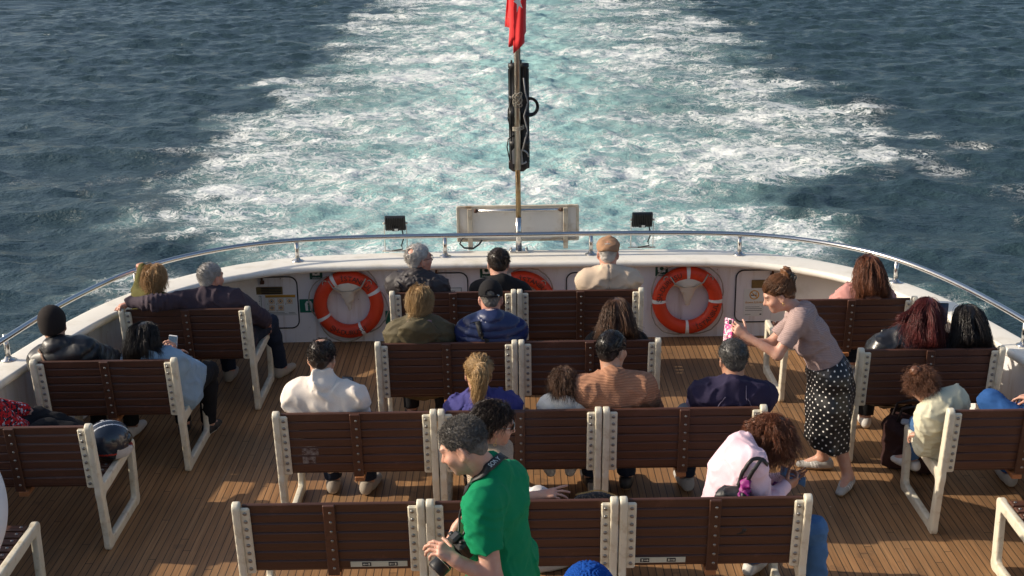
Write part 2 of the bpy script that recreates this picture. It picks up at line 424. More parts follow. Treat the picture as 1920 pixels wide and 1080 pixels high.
tq = MIXC(nt, NOISE(nt, wv, .5, 4), (.25, .50, .485), (.46, .68, .65))
basec = MIXC(nt, ae, deep, tq)
basec = MIXC(nt, MATH(nt, 'MULTIPLY', soft, ae), basec, (.45, .62, .61))
basec = MIXC(nt, MATH(nt, 'MULTIPLY', mask, .92), basec, (.78, .80, .78))
nt.links.new(basec, b.inputs['Base Color']); b.inputs['IOR'].default_value = 1.33
nt.links.new(MATH(nt, 'MULTIPLY_ADD', MATH(nt, 'MAXIMUM', mask, MATH(nt, 'MULTIPLY', ae, .45)), .55, .16), b.inputs['Roughness'])
nt.links.new(MATH(nt, 'MULTIPLY_ADD', MATH(nt, 'MAXIMUM', mask, MATH(nt, 'MULTIPLY', ae, .5)), -.40, .50), b.inputs['Specular IOR Level'])
mp2 = N(nt, 'ShaderNodeMapping'); mp2.inputs['Scale'].default_value = (.75, 1.25, 1); mp2.inputs['Rotation'].default_value = (0, 0, .25); nt.links.new(v, mp2.inputs['Vector'])
rip = MATH(nt, 'ADD', NOISE(nt, mp2.outputs[0], 2.6, 5, .62), MATH(nt, 'MULTIPLY', NOISE(nt, mp2.outputs[0], 8.5, 3, .6), .32))
bh = MATH(nt, 'ADD', rip, MATH(nt, 'MULTIPLY', mask, .18))
BUMP(nt, b, bh, .75, .16)
water = mesh_obj('water', P, fc, m, attrs={'foam': np.clip(dens, 0, 1.3)*fadeN, 'aer': aer*fadeN})
tag(water, kind='structure')
# ------------------------------------------------------------------ deck
m, nt, b = _new('teak deck planks'); v = COORD(nt); sp = N(nt, 'ShaderNodeSeparateXYZ'); nt.links.new(v, sp.inputs[0])
PW = .0467; u = MATH(nt, 'MULTIPLY', sp.outputs[0], 1/PW); pid = MATH(nt, 'FLOOR', u); fr = MATH(nt, 'FRACT', u)
wn = N(nt, 'ShaderNodeTexWhiteNoise'); wn.noise_dimensions = '1D'; nt.links.new(pid, wn.inputs['W'])
# butt joints: every plank is cut at its own lengths
jl = MATH(nt, 'ADD', MATH(nt, 'MULTIPLY', sp.outputs[1], 1/2.3), MATH(nt, 'MULTIPLY', wn.outputs['Value'], 7.3)); jid = MATH(nt, 'FLOOR', jl); jf = MATH(nt, 'FRACT', jl)
wn2 = N(nt, 'ShaderNodeTexWhiteNoise'); wn2.noise_dimensions = '2D'; cb = N(nt, 'ShaderNodeCombineXYZ'); nt.links.new(pid, cb.inputs[0]); nt.links.new(jid, cb.inputs[1]); nt.links.new(cb.outputs[0], wn2.inputs['Vector'])
gm = N(nt, 'ShaderNodeMapping'); gm.inputs['Scale'].default_value = (60, 1.6, 1); nt.links.new(v, gm.inputs['Vector'])
gr = NOISE(nt, gm.outputs[0], 1.0, 6, .65)
c = MIXC(nt, wn2.outputs['Value'], (.285, .147, .062), (.41, .222, .099)); c = MIXC(nt, RAMP(nt, gr, .42, .7), c, (.22, .115, .05))
worn = NOISE(nt, v, 1.3, 6, .65); c = MIXC(nt, MATH(nt, 'MULTIPLY', RAMP(nt, worn, .48, .72), .55), c, (.25, .165, .09))
dirt = NOISE(nt, v, .55, 5, .6); c = MIXC(nt, MATH(nt, 'MULTIPLY', RAMP(nt, dirt, .48, .70), .68), c, (.12, .085, .055))
seam = MATH(nt, 'MAXIMUM', MATH(nt, 'LESS_THAN', fr, .10), MATH(nt, 'LESS_THAN', jf, .0022))
# spilt crumbs and salt specks
vo = N(nt, 'ShaderNodeTexVoronoi', Scale=3.1); nt.links.new(v, vo.inputs['Vector'])
spk = MATH(nt, 'LESS_THAN', vo.outputs['Distance'], .022); c = MIXC(nt, MATH(nt, 'MULTIPLY', spk, .55), c, (.55, .5, .42))
wet = NOISE(nt, v, 2.7, 4, .7); c = MIXC(nt, MATH(nt, 'MULTIPLY', RAMP(nt, wet, .62, .66), .35), c, (.10, .065, .04)); scf = NOISE(nt, gm.outputs[0], .35, 3); c = MIXC(nt, MATH(nt, 'MULTIPLY', RAMP(nt, scf, .66, .74), .35), c, (.40, .31, .21)); c = MIXC(nt, seam, c, (.024, .018, .014)); nt.links.new(c, b.inputs['Base Color'])
nt.links.new(MATH(nt, 'MULTIPLY_ADD', gr, .3, .42), b.inputs['Roughness']); b.inputs['Specular IOR Level'].default_value = .35
BUMP(nt, b, MATH(nt, 'ADD', MATH(nt, 'MULTIPLY', seam, -1.0), MATH(nt, 'MULTIPLY', gr, .25)), .5, .004)
d = MB(); d.add([(-4.0, -3, 0), (4.0, -3, 0), (3.8, 7, 0), (3.4, 9.4, 0), (2.9, 10.5, 0), (2.5, 10.97, 0), (-2.5, 10.97, 0), (-2.9, 10.5, 0), (-3.4, 9.4, 0), (-3.8, 7, 0)], [range(10)])
d.add([(-4.0, -3, -.1), (4.0, -3, -.1), (3.8, 7, -.1), (3.4, 9.4, -.1), (2.9, 10.5, -.1), (2.5, 10.97, -.1), (-2.5, 10.97, -.1), (-2.9, 10.5, -.1), (-3.4, 9.4, -.1), (-3.8, 7, -.1)], [range(9, -1, -1)])
tag(d.build('deck', m), kind='structure')
# ------------------------------------------------------------------ bulwark (stern wall) with its white capping
M_white = paint('white gloss hull paint', (.80, .775, .72), .38, var=.05, scale=4, dirt=(.60, .55, .46), dirts=2.6, bump=.08, bscale=25)
M_cap = paint('white capping paint', (.84, .80, .71), .42, var=.06, scale=6, dirt=(.66, .61, .5), dirts=4, bump=.1, bscale=40, chips=(.42, .34, .25))
m, nt, b = _new('scuffed inner wall paint'); v = COORD(nt); c = MIXC(nt, NOISE(nt, v, 2.2, 5), (.76, .745, .745), (.83, .815, .81))
sm = N(nt, 'ShaderNodeMapping'); sm.inputs['Scale'].default_value = (9, 9, .9); nt.links.new(v, sm.inputs['Vector'])
c = MIXC(nt, MATH(nt, 'MULTIPLY', RAMP(nt, NOISE(nt, sm.outputs[0], 1.4, 5, .6), .52, .74), .6), c, (.46, .36, .27))
c = MIXC(nt, RAMP(nt, NOISE(nt, v, 26, 4, .6), .70, .74), c, (.2, .12, .09)); nt.links.new(c, b.inputs['Base Color']); b.inputs['Roughness'].default_value = .45
M_wall = m
half_in = [(0, 10.79), (.8, 10.785), (1.54, 10.77), (1.85, 10.74), (2.15, 10.65), (2.45, 10.48), (2.68, 10.28), (2.87, 10.04), (3.05, 9.76), (3.19, 9.42), (3.28, 9.1), (3.37, 8.7), (3.47, 8.2), (3.56, 7.6), (3.66, 6.8), (3.76, 5.8), (3.88, 4.4), (4.0, 2.5), (4.1, 0), (4.15, -3)]
half_out = [(0, 11.21), (.8, 11.20), (1.58, 11.15), (1.98, 11.07), (2.34, 10.94), (2.66, 10.72), (2.92, 10.46), (3.12, 10.18), (3.29, 9.85), (3.42, 9.5), (3.51, 9.14), (3.60, 8.72), (3.70, 8.2), (3.80, 7.6), (3.90, 6.8), (4.01, 5.8), (4.13, 4.4), (4.25, 2.5), (4.35, 0), (4.4, -3)]
def full(h): return np.array([(-x, y) for x, y in h[:0:-1]]+list(h))
def smooth2(p, n=3):
    p = np.asarray(p, float)
    for _ in range(n):
        q = np.empty((2*len(p)-2, 2)); q[0::2] = .75*p[:-1]+.25*p[1:]; q[1::2] = .25*p[:-1]+.75*p[1:]
        p = np.vstack([p[:1], q, p[-1:]])
    return p
CI, CO = smooth2(full(half_in), 2), smooth2(full(half_out), 2); ZC = .767
bw = empty('ship_bulwark', (0, 10.95, 0), 'white curved stern wall of the ferry with a broad capping along its top', 'bulwark')
def sweep(prof, A, B):
    """prof: list of (t, z): t across from curve A (0) to curve B (1)"""
    n = len(A); vs = []; k = len(prof)
    for i in range(n):
        for t, z in prof: p = A[i]*(1-t)+B[i]*t; vs.append((p[0], p[1], z))
    fs = [(i*k+j, (i+1)*k+j, (i+1)*k+j+1, i*k+j+1) for i in range(n-1) for j in range(k-1)]
    return vs, fs
mb = MB(); vs, fs = sweep([(.35, ZC-.060), (.06, ZC-.062), (.01, ZC-.05), (-.01, ZC-.03), (.01, ZC-.010), (.045, ZC-.0015), (.075, ZC-.0003), (.10, ZC), (.5, ZC+.003), (.90, ZC), (.925, ZC-.0003), (.955, ZC-.0015), (.99, ZC-.010), (1.01, ZC-.03), (.99, ZC-.06), (.9, ZC-.07)], CI, CO); mb.add(vs, fs, 0, True)
mb.build('capping', M_cap, bw, (0, 10.95, 0))
YW = 10.95                                                      # plane of the flat stern wall
wl = [(0, YW), (1.2, YW), (2.3, YW), (2.55, YW-.03), (2.75, YW-.16), (2.92, 10.48), (3.1, 10.1), (3.27, 9.7), (3.37, 9.3), (3.44, 8.9), (3.54, 8.2), (3.63, 7.6), (3.73, 6.8), (3.83, 5.8), (3.95, 4.4), (4.07, 2.5), (4.17, 0), (4.2, -3)]
WLc = smooth2(full(wl), 2); mb = MB(); vs, fs = sweep([(0, -.02), (0, .07), (0, ZC-.05)], WLc, WLc); mb.add(vs, [f[::-1] for f in fs], 0, True)
mb.build('inner_wall', M_wall, bw, (0, 10.95, 0))
mb = MB(); CO2 = CO*np.array([.93, .985]); vs, fs = sweep([(.02, ZC-.05), (.05, 0), (.6, -1.5), (1, -3.6)], CO, CO2); mb.add(vs, fs, 0, True)
mb.build('hull_side', M_white, bw, (0, 10.95, 0))
M_seal = paint('black rubber seal', (.02, .02, .022), .6); M_brass = paint('aged brass grille', (.22, .16, .07), .5, .5, var=.3, scale=40)
M_ss = paint('polished stainless steel', (.60, .59, .57), .22, 1.0, var=.06, scale=30)
M_rust = paint('rusty iron', (.10, .05, .03), .8)
def rrect(w_, h_, r_, n=5):
    o = []
    for cx_, cy_, a0 in ((w_/2-r_, h_/2-r_, 0), (-w_/2+r_, h_/2-r_, 90), (-w_/2+r_, -h_/2+r_, 180), (w_/2-r_, -h_/2+r_, 270)):
        for i in range(n+1): a = math.radians(a0+90*i/n); o.append((cx_+r_*math.cos(a), cy_+r_*math.sin(a)))
    return o
EX, EZ, EYN = V(1, 0, 0), V(0, 0, 1), V(0, -1, 0)
def hatch(x0, x1, z0, z1, vent=None):
    cx_, cz_ = (x0+x1)/2, (z0+z1)/2; hm = MB()
    hm.prism(rrect(x1-x0, z1-z0, .07), (cx_, YW, cz_), EX, EZ, EYN, .006)
    pts = [V(cx_+a, YW-.007, cz_+b_) for a, b_ in rrect(x1-x0, z1-z0, .07)]
    hm.tube(pts, .006, 6, 1, closed=True)
    hm.box((cx_, YW-.012, z0-.004), (.09, .02, .016), m=1)
    hm.tube([(cx_, YW-.01, z1+.05), (cx_, YW-.035, z1+.03), (cx_, YW-.03, z1-.04)], .011, 6, 2); hm.box((cx_, YW-.02, z1-.045), (.035, .03, .03), m=2)
    ho = hm.build('hatch', [M_wall, M_seal, M_rust], bw, (0, 10.95, 0))
    if vent:
        a, b_, c_, d_ = vent; vb = MB(); vb.box(((a+b_)/2, YW-.012, (c_+d_)/2), (b_-a, .012, d_-c_))
        for i in range(4): vb.box(((a+b_)/2+(b_-a)*.22, YW-.02, c_+(d_-c_)*(i+.7)/4.4), ((b_-a)*.5, .008, (d_-c_)*.11), m=1)
        vo_ = vb.build('vent', [M_brass, M_seal], ho, (0, 10.95, 0))
    return ho
hatch(-2.56, -1.95, .14, .62, (-2.44, -2.08, .46, .53)); hatch(-.98, -.43, .2, .635); hatch(.45, 1.02, .2, .62); hatch(1.96, 2.6, .135, .62, (2.10, 2.36, .455, .53))
# ------------------------------------------------------------------ handrail
hr = empty('handrail', (0, 10.95, ZC), 'polished steel handrail on short posts along the top of the stern wall', 'handrail')
RC = smooth2(full([(0, 11.0), (.8, 11.0), (1.4, 10.985), (1.9, 10.93), (2.3, 10.80), (2.62, 10.6), (2.9, 10.34), (3.1, 10.05), (3.25, 9.72), (3.38, 9.3), (3.47, 8.9), (3.57, 8.3), (3.67, 7.6), (3.77, 6.8), (3.88, 5.8), (4.0, 4.4), (4.12, 2.5), (4.22, 0)]), 2)
ZR = .962; mb = MB(); mb.tube([(p[0], p[1], ZR) for p in RC], .0215, 14); mb.build('top_rail', M_ss, hr, (0, 10.95, ZC))
for sx, sy in ((-1.925, 10.92), (-.625, 11.0), (.67, 11.0), (1.975, 10.92), (3.10, 10.04), (-3.10, 10.04), (-3.585, 8.5), (3.555, 8.5), (-3.83, 6.4), (3.83, 6.4)):
    mb = MB(); mb.tube([(sx, sy, ZC+.004), (sx, sy, ZR)], .019, 12); so = mb.build('stanchion', M_ss, hr, (0, 10.95, ZC))
    mb = MB(); mb.lathe([(.052, 0), (.052, .006), (.03, .012), (.022, .028)], (sx, sy, ZC+.003), n=18)
    mb.build('flange', M_ss, so, (0, 10.95, ZC))
# ------------------------------------------------------------------ signs and notices
M_green = paint('green sign', s2l((20, 78, 62)), .45, var=.08); M_lgreen = paint('emerald sign', s2l((22, 110, 88)), .45, var=.08); M_swhite = paint('sign white', (.72, .74, .70), .5)
M_yel = paint('sign amber', (.62, .32, .03), .5); M_ink = paint('printed ink', (.03, .03, .035), .6)
def plate(x0, x1, z0, z1, mat, y=YW-.003, th=.003): m_ = MB(); m_.prism(rrect(x1-x0, z1-z0, .004), ((x0+x1)/2, y, (z0+z1)/2), EX, EZ, EYN, th); return m_
def put_text(mb_, txt, size, x, z, y, m=0, rot=0.0):
    vs, fs = glyphs(txt, size); c_, s_ = math.cos(rot), math.sin(rot)
    mb_.add([(x+a[0]*c_-a[1]*s_, y-a[2], z+a[0]*s_+a[1]*c_) for a in vs], fs, m)
def ringm(mb_, x, z, y, ro, ri, m=0, n=28):
    vs = [(x+r_*math.cos(6.2832*i/n), y, z+r_*math.sin(6.2832*i/n)) for i in range(n) for r_ in (ri, ro)]
    mb_.add(vs, [(2*i, 2*i+1, (2*i+3) % (2*n), (2*i+2) % (2*n)) for i in range(n)], m)
def lifebuoy_sign(x, z, label):
    s_ = MB(); y = YW; s_.prism(rrect(.125, .125, .004), (x, y, z), EX, EZ, EYN, .003, 1); s_.prism(rrect(.112, .112, .003), (x, y-.003, z), EX, EZ, EYN, .0015, 0)
    ringm(s_, x, z+.014, y-.0052, .036, .018, 1)
    for i in range(4): a = math.pi/4+i*math.pi/2; s_.box((x+.036*math.cos(a), y-.0055, z+.014+.036*math.sin(a)), (.014, .0012, .014), bev=0, m=1)
    put_text(s_, 'Lifebuoy', .022, x, z-.042, y-.006, 1)
    tag(s_.build('lifebuoy_sign', [M_green, M_swhite], None), label, 'sign', 'green safety signs on the stern wall')
lifebuoy_sign(-1.775, .648, 'dark green square lifebuoy sign above the left life ring'); lifebuoy_sign(-.262, .640, 'dark green lifebuoy sign beside the head of the man in a black tee'); lifebuoy_sign(1.296, .632, 'dark green square lifebuoy sign above the right life ring')
def jacket_sign(x, z, label):
    s_ = MB(); y = YW-.002; s_.prism(rrect(.15, .125, .004), (x, y, z), EX, EZ, EYN, .003, 0)
    s_.prism([(-.03, -.045), (-.034, .02), (-.02, .045), (.02, .045), (.034, .02), (.03, -.045), (.008, -.045), (.008, .005), (-.008, .005), (-.008, -.045)], (x+.006, y-.003, z), EX, EZ, EYN, .001, 1)
    s_.prism([(.012*math.cos(i*.785), .013*math.sin(i*.785)) for i in range(8)], (x+.006, y-.004, z+.018), EX, EZ, EYN, .001, 0)
    tag(s_.build('lifejacket_sign', [M_lgreen, M_swhite]), label, 'sign', 'green safety signs on the stern wall')
jacket_sign(-1.862, .345, 'bright green lifejacket sign just left of the left life ring'); jacket_sign(-1.10, .225, 'bright green lifejacket sign low on the wall right of the left life ring'); jacket_sign(2.66, .37, 'bright green lifejacket sign at the right end of the stern wall')
def lines(s_, x0, x1, z0, z1, n, y, m=1, t=.004):
    for i in range(n):
        z = z1-(z1-z0)*(i+.5)/n; L = (x1-x0)*(1 if i % 3 else .86); s_.box((x0+L/2, y, z), (L, .001, t), bev=0, m=m)
s_ = plate(-2.245, -1.965, .262, .455, None, YW-.007); y = YW-.0105; s_.m = [0]*len(s_.m)
s_.box((-2.105, y, .441), (.268, .0012, .024), bev=0, m=2); lines(s_, -2.235, -1.975, .425, .447, 2, y-.001, 1, .0025)
for i, (cx_, cz_) in enumerate(((-2.185, .395), (-2.105, .395), (-2.025, .395), (-2.185, .332), (-2.105, .332))):
    for q in (0, 1): s_.box((cx_, y, cz_+(.024 if q else -.024)), (.05, .001, .0028), bev=0, m=2); s_.box((cx_+(.024 if q else -.024), y, cz_), (.0028, .001, .05), bev=0, m=2)
    ringm(s_, cx_, cz_, y-.001, .019, .012, 2); s_.box((cx_, y-.001, cz_), (.014, .001, .012), bev=0, m=1); put_text(s_, str(i+1), .02, cx_-.036, cz_-.026, y-.001, 1)
lines(s_, -2.235, -2.05, .27, .293, 2, y, 1, .003); lines(s_, -2.04, -1.975, .275, .292, 2, y, 1, .003)
for q in (0, 1): s_.box((-2.105, y+.0005, .262+.193*q+(.003 if not q else -.003)), (.278, .001, .002), bev=0, m=1)
tag(s_.build('instruction_notice', [M_swhite, M_ink, M_yel]), 'white pictogram notice with an amber header on the left hatch', 'notice')
s_ = plate(-2.42, -2.27, .27, .45, None, YW-.007); lines(s_, -2.40, -2.29, .29, .43, 6, y, 1, .0035); s_.box((-2.345, y, .445), (.14, .001, .003), bev=0, m=1); s_.box((-2.277, y, .36), (.003, .001, .17), bev=0, m=1)
tag(s_.build('printed_notice', [M_swhite, M_ink]), 'plain white printed notice left of the amber headed one', 'notice')
s_ = plate(-.76, -.48, .27, .50, None, YW-.007); put_text(s_, 'CAN YELEK', .032, -.62, .46, y, 1); put_text(s_, '12 ADET', .028, -.62, .42, y, 1); lines(s_, -.73, -.51, .29, .385, 4, y, 1, .004)
for q in (0, 1): s_.box((-.62, y, .275+.22*q), (.27, .001, .004), bev=0, m=1); s_.box((-.752+.264*q, y, .385), (.004, .001, .22), bev=0, m=1)
tag(s_.build('printed_notice', [M_swhite, M_ink]), 'white framed notice behind the grey haired man with glasses', 'notice')
s_ = plate(2.035, 2.215, .19, .445, None, YW-.007); cxn, czn = 2.128, .39
ringm(s_, cxn, czn, y, .044, .034, 2); s_.box((cxn-.006, y-.0006, czn-.003), (.048, .001, .009), bev=0, m=1); s_.box((cxn+.02, y-.0007, czn-.003), (.009, .001, .009), bev=0, m=2)
R45 = np.array([[.707, 0, .707], [0, 1, 0], [-.707, 0, .707]]); s_.box((cxn, y-.0012, czn), (.076, .001, .008), R45, 0, 2); s_.tube([(cxn+.02, y, czn+.006), (cxn+.012, y, czn+.014), (cxn+.022, y, czn+.022)], .002, 5, 1)
put_text(s_, 'SİGARA İÇİLMEZ', .0205, cxn, .318, y, 2); put_text(s_, 'SİGARA İÇİLMEZ', .0205, cxn+.0008, .3183, y-.0004, 2); lines(s_, 2.052, 2.2, .235, .285, 3, y, 1, .0035); lines(s_, 2.05, 2.11, .20, .215, 1, y, 1, .003); s_.box((2.19, y, .207), (.016, .001, .012), bev=0, m=1)
tag(s_.build('no_smoking_notice', [M_swhite, M_ink, M_yel]), 'white no smoking notice with an amber ring on the right hatch', 'notice')
s_ = plate(2.40, 2.585, .25, .45, None, YW-.007); put_text(s_, 'DİKKAT !!', .034, 2.50, .42, y, 1); lines(s_, 2.42, 2.56, .27, .395, 5, y, 1, .004)
tag(s_.build('printed_notice', [M_swhite, M_ink]), 'white notice behind the bun of the bending woman', 'notice')
s_ = MB(); s_.box((.72, YW-.008, .478), (.09, .002, .018), bev=0); s_.box((.672, YW-.0085, .45), (.018, .002, .07), bev=0)
tag(s_.build('arrow_sticker', paint('grey sticker', (.25, .24, .23), .6)), 'grey angular corner sticker on the hatch left of the flat capped man', 'sticker')
# ------------------------------------------------------------------ life rings
M_org = paint('orange life ring shell', s2l((214, 62, 26)), .5, var=.1, scale=6, dirt=s2l((150, 40, 18)), dirts=5, bump=.15, bscale=50); M_tape = paint('white reflective tape', (.72, .72, .70), .4, var=.05)
M_rope = paint('grey cord', (.36, .33, .27), .9, var=.25, scale=60); M_bagw = paint('cream pvc pouch', (.66, .58, .47), .5, var=.1, dirt=(.45, .36, .24)); M_letter = paint('faded black lettering', (.03, .025, .02), .7)
def life_ring(x, z, rot, label, words, bag):
    e = empty('life_ring', (x, YW, z-.31), label, 'life ring', 'orange life rings on the stern wall'); og = (x, YW, z-.31); yc = YW-.062; RM, rt = .252, .061
    body = MB(); n = 64; pr = []
    for i in range(14):
        a = 2*math.pi*i/14; ca, sa = math.cos(a), math.sin(a); pr.append((rt*np.sign(ca)*abs(ca)**.85, .056*np.sign(sa)*abs(sa)**.85))
    P3 = lambda R_, a, yy: (x+R_*math.cos(a), yy, z+R_*math.sin(a))
    vs = [P3(RM+p, 6.2832*i/n, yc+q) for i in range(n) for p, q in pr]
    body.add(vs, [(i*14+j, ((i+1) % n)*14+j, ((i+1) % n)*14+(j+1) % 14, i*14+(j+1) % 14) for i in range(n) for j in range(14)], 0, True)
    body.build('ring', M_org, e, og)
    for k in range(4):
        t = MB(); a0 = rot+k*math.pi/2; wd = .058; vs = [P3(RM+p*1.035, a0+wd*(i/3-.5)*2, yc+q*1.04) for i in range(4) for p, q in pr]
        t.add(vs, [(i*14+j, (i+1)*14+j, (i+1)*14+(j+1) % 14, i*14+(j+1) % 14) for i in range(3) for j in range(14)], 0, True); t.build('reflective_band', M_tape, e, og)
    rp = MB(); rr_ = np.random.RandomState(int(abs(x)*100))
    for k in range(4):
        a0 = rot+math.pi/4+k*math.pi/2-math.pi/4+.12; pts = []
        for i in range(13):
            q = i/12; a = a0+q*(math.pi/2-.24); pts.append(P3(RM+rt+.004+.034*math.sin(math.pi*q)*(1+.3*rr_.rand()), a, yc+.005*math.sin(7*q)))
        rp.tube(pts, .006, 6)
    for k in range(2):
        a = math.pi/2+(.75 if k else -.75); ctr = P3(RM+rt*.6, a, yc-.03); rp.tube([V(*ctr)+V(.02*math.cos(t), -.012, .024*math.sin(t)) for t in np.linspace(0, 6.28, 12)], .005, 6)
    if bag: rp.tube([(x-.16, yc-.05, z+.235), (x-.12, yc-.06, z+.17), (x-.04, yc-.045, z+.135), (x+.05, yc-.045, z+.14), (x+.13, yc-.06, z+.18), (x+.17, yc-.06, z+.255)], .0065, 6)
    rp.build('grab_line', M_rope, e, og)
    lt = MB()
    for txt, amid, inward in words:
        w_ = [.62 if ch in 'İI-' else 1.0 for ch in txt]; tot = sum(w_); da = .155; pos = 0
        for ch, cw in zip(txt, w_):
            a = amid+((tot/2-pos-cw/2)*da if inward else -(tot/2-pos-cw/2)*da); pos += cw
            vs, fs = glyphs(ch, .062); rot_ = a-math.pi/2 if inward else a+math.pi/2; c_, s2 = math.cos(rot_), math.sin(rot_)
            out = []
            for p in vs:
                px_, pz_ = x+RM*math.cos(a)+p[0]*c_-p[1]*s2, z+RM*math.sin(a)+p[0]*s2+p[1]*c_
                rr2 = math.hypot(px_-x, pz_-z)-RM; yy = yc-.056*max(0, 1-(abs(rr2)/rt)**2.4)**.5; out.append((px_, yy-.0016-p[2], pz_))
            lt.add(out, fs, 0)
    lt.build('lettering', M_letter, e, og)
    if bag:
        bb = SDF(); bb.cap((x-.10, yc-.012, z+.185), (x+.10, yc-.012, z+.185), .055, k=.02, fl=(V(0, 1, 0), .55)); bb.cap((x, yc-.01, z+.15), (x+.005, yc-.005, z-.03), .085, .02, k=.03, fl=(V(0, 1, 0), .5)); bb.disp = wrinkle(4, .004, .06)
        sdf_obj('light_pouch', bb, M_bagw, .008, e, og)
life_ring(-1.492, .372, math.radians(27), 'orange life ring on the stern wall beside the left hatch', [('İSTANBUL', math.radians(68), True), ('ŞH-DURUSU', math.radians(268), False)], True)
life_ring(.045, .345, math.radians(20), 'orange life ring half hidden behind the man in a black tee', [('İSTANBUL', math.radians(60), True), ('ŞH-DURUSU', math.radians(250), False)], False)
life_ring(1.522, .366, math.radians(0), 'orange life ring right of the man in the beige jacket and flat cap', [('ŞH-DURUSU', math.radians(142), True), ('İSTANBUL', math.radians(322), False)], True)
# ------------------------------------------------------------------ flagpole, flag, black tubes, name board, floodlights
M_pole = paint('weathered steel pole', (.50, .46, .40), .32, 1.0, var=.2, scale=14, dirt=(.38, .24, .11), dirts=5)
M_polew = paint('worn gilt pole', (.46, .33, .17), .36, .9, var=.3, scale=10, dirt=(.55, .5, .42), dirts=6)
fp = empty('flagpole', (.03, 11.13, ZC), 'tall steel flagpole rising from the middle of the stern capping', 'flagpole')
og = (.03, 11.13, ZC)
mb = MB(); mb.tube([(.031, 11.13, ZC+.003), (.031, 11.13, ZC+.32)], .0275, 14); mb.build('lower_sleeve', M_ss, fp, og)
mb = MB(); mb.tube([(.031, 11.13, ZC+.32), (.030, 11.13, 2.05)], .0235, 14); mb.build('gilt_section', M_polew, fp, og)
mb = MB(); mb.tube([(.030, 11.13, 1.52), (.040, 11.125, 2.75), (.045, 11.12, 4.1)], .0285, 14); mb.lathe([(.03, 0), (.05, .03), (.05, .06), (.02, .1)], (.045, 11.12, 4.1)); mb.build('upper_section', M_pole, fp, og)
mb = MB(); mb.box((.03, 11.13, ZC+.012), (.17, .1, .014)); [mb.lathe([(.011, 0), (.011, .012)], (.03+sx, 11.13+sy, ZC+.018), n=6) for sx in (-.07, .07) for sy in (-.035, .035)]; mb.build('base_plate', M_ss, fp, og)
m, nt, b = _new('red flag cloth'); v = COORD(nt); c = MIXC(nt, NOISE(nt, v, 12, 3), (.68, .010, .014), (.80, .018, .02)); nt.links.new(c, b.inputs['Base Color']); b.inputs['Roughness'].default_value = .7; b.inputs['Sheen Weight'].default_value = .2; M_flag = m
# the flag hangs in folds; a sheet folded round the pole
def fold(uu, vv):
    """uu 0..1 along the fly, vv metres below the head"""
    ang = uu*3.6*math.pi; drop = .62*uu
    rr_ = .055+.045*math.sin(uu*9+.4)+.012*math.sin(vv*5)
    return V(.045+rr_*math.cos(ang+.9)*.95+.02*math.sin(3*vv), 11.075-.035*uu+rr_*.55*math.sin(ang+.9), 3.98-vv-drop*(.55+.2*math.sin(ang)))
nu, nv = 60, 26; vs = [fold(i/(nu-1), 1.05*j/(nv-1)) for i in range(nu) for j in range(nv)]
fe = empty('flag', (.045, 11.1, 2.6), 'red flag with a white star hanging in folds at the top of the pole', 'flag')
fcs = np.array([(i*nv+j, (i+1)*nv+j, (i+1)*nv+j+1, i*nv+j+1) for i in range(nu-1) for j in range(nv-1)])
FL = MB(); o_ = mesh_obj('cloth', vs, fcs, M_flag, fe, (.045, 11.1, 2.6)); md = o_.modifiers.new('s', 'SOLIDIFY'); md.thickness = .004
def panel(pts_top, pts_bot, y, th=.02):
    """front fold of the cloth: a curved hanging strip"""
    n = 14; q = []
    for j in range(n):
        t = j/(n-1)
        for i in range(9):
            s = i/8; a = np.array(pts_top)*(1-t)+np.array(pts_bot)*t; xx = a[0]*(1-s)+a[1]*s
            zt = pts_top[2]*(1-s)+pts_top[3]*s; zb = pts_bot[2]*(1-s)+pts_bot[3]*s
            q.append((xx+.006*math.sin(t*5), y-.018*math.sin(math.pi*s)-.012*math.sin(6*s+4*t), zt*(1-t)+zb*t))
    return q, [(j*9+i, j*9+i+1, (j+1)*9+i+1, (j+1)*9+i) for j in range(n-1) for i in range(8)]
for args in (((.008, .105, 3.6, 3.6), (.010, .103, 2.545, 2.64), 11.0), ((.062, .118, 3.6, 3.6), (.055, .117, 2.6, 2.72), 11.115), ((-.02, .03, 3.4, 3.4), (-.058, .02, 2.765, 2.75), 11.105)):
    q, f_ = panel(*args); o_ = mesh_obj('fold', q, np.array(f_), M_flag, fe, (.045, 11.1, 2.6)); md = o_.modifiers.new('s', 'SOLIDIFY'); md.thickness = .005
st = MB(); pts = []
for i in range(10):
    a = math.pi/2+.3+i*math.pi/5; rr_ = .095 if i % 2 == 0 else .037; pts.append((rr_*math.cos(a)*.45, rr_*math.sin(a)))
st.prism(pts, (.052, 10.964, 2.985), EX, EZ, EYN, .002); st.build('star', M_swhite, fe, (.045, 11.1, 2.6))
M_blk = paint('matt black casing', (.018, .018, .019), .5, var=.25, scale=20, bump=.1); M_cable = paint('black cable', (.012, .012, .013), .45); M_gcable = paint('grey cable', (.20, .20, .20), .6)
ac = empty('tube_case', (.04, 11.2, 1.5), 'pair of black ribbed tube cases lashed upright to the flagpole', 'case'); og = (.04, 11.2, 1.5)
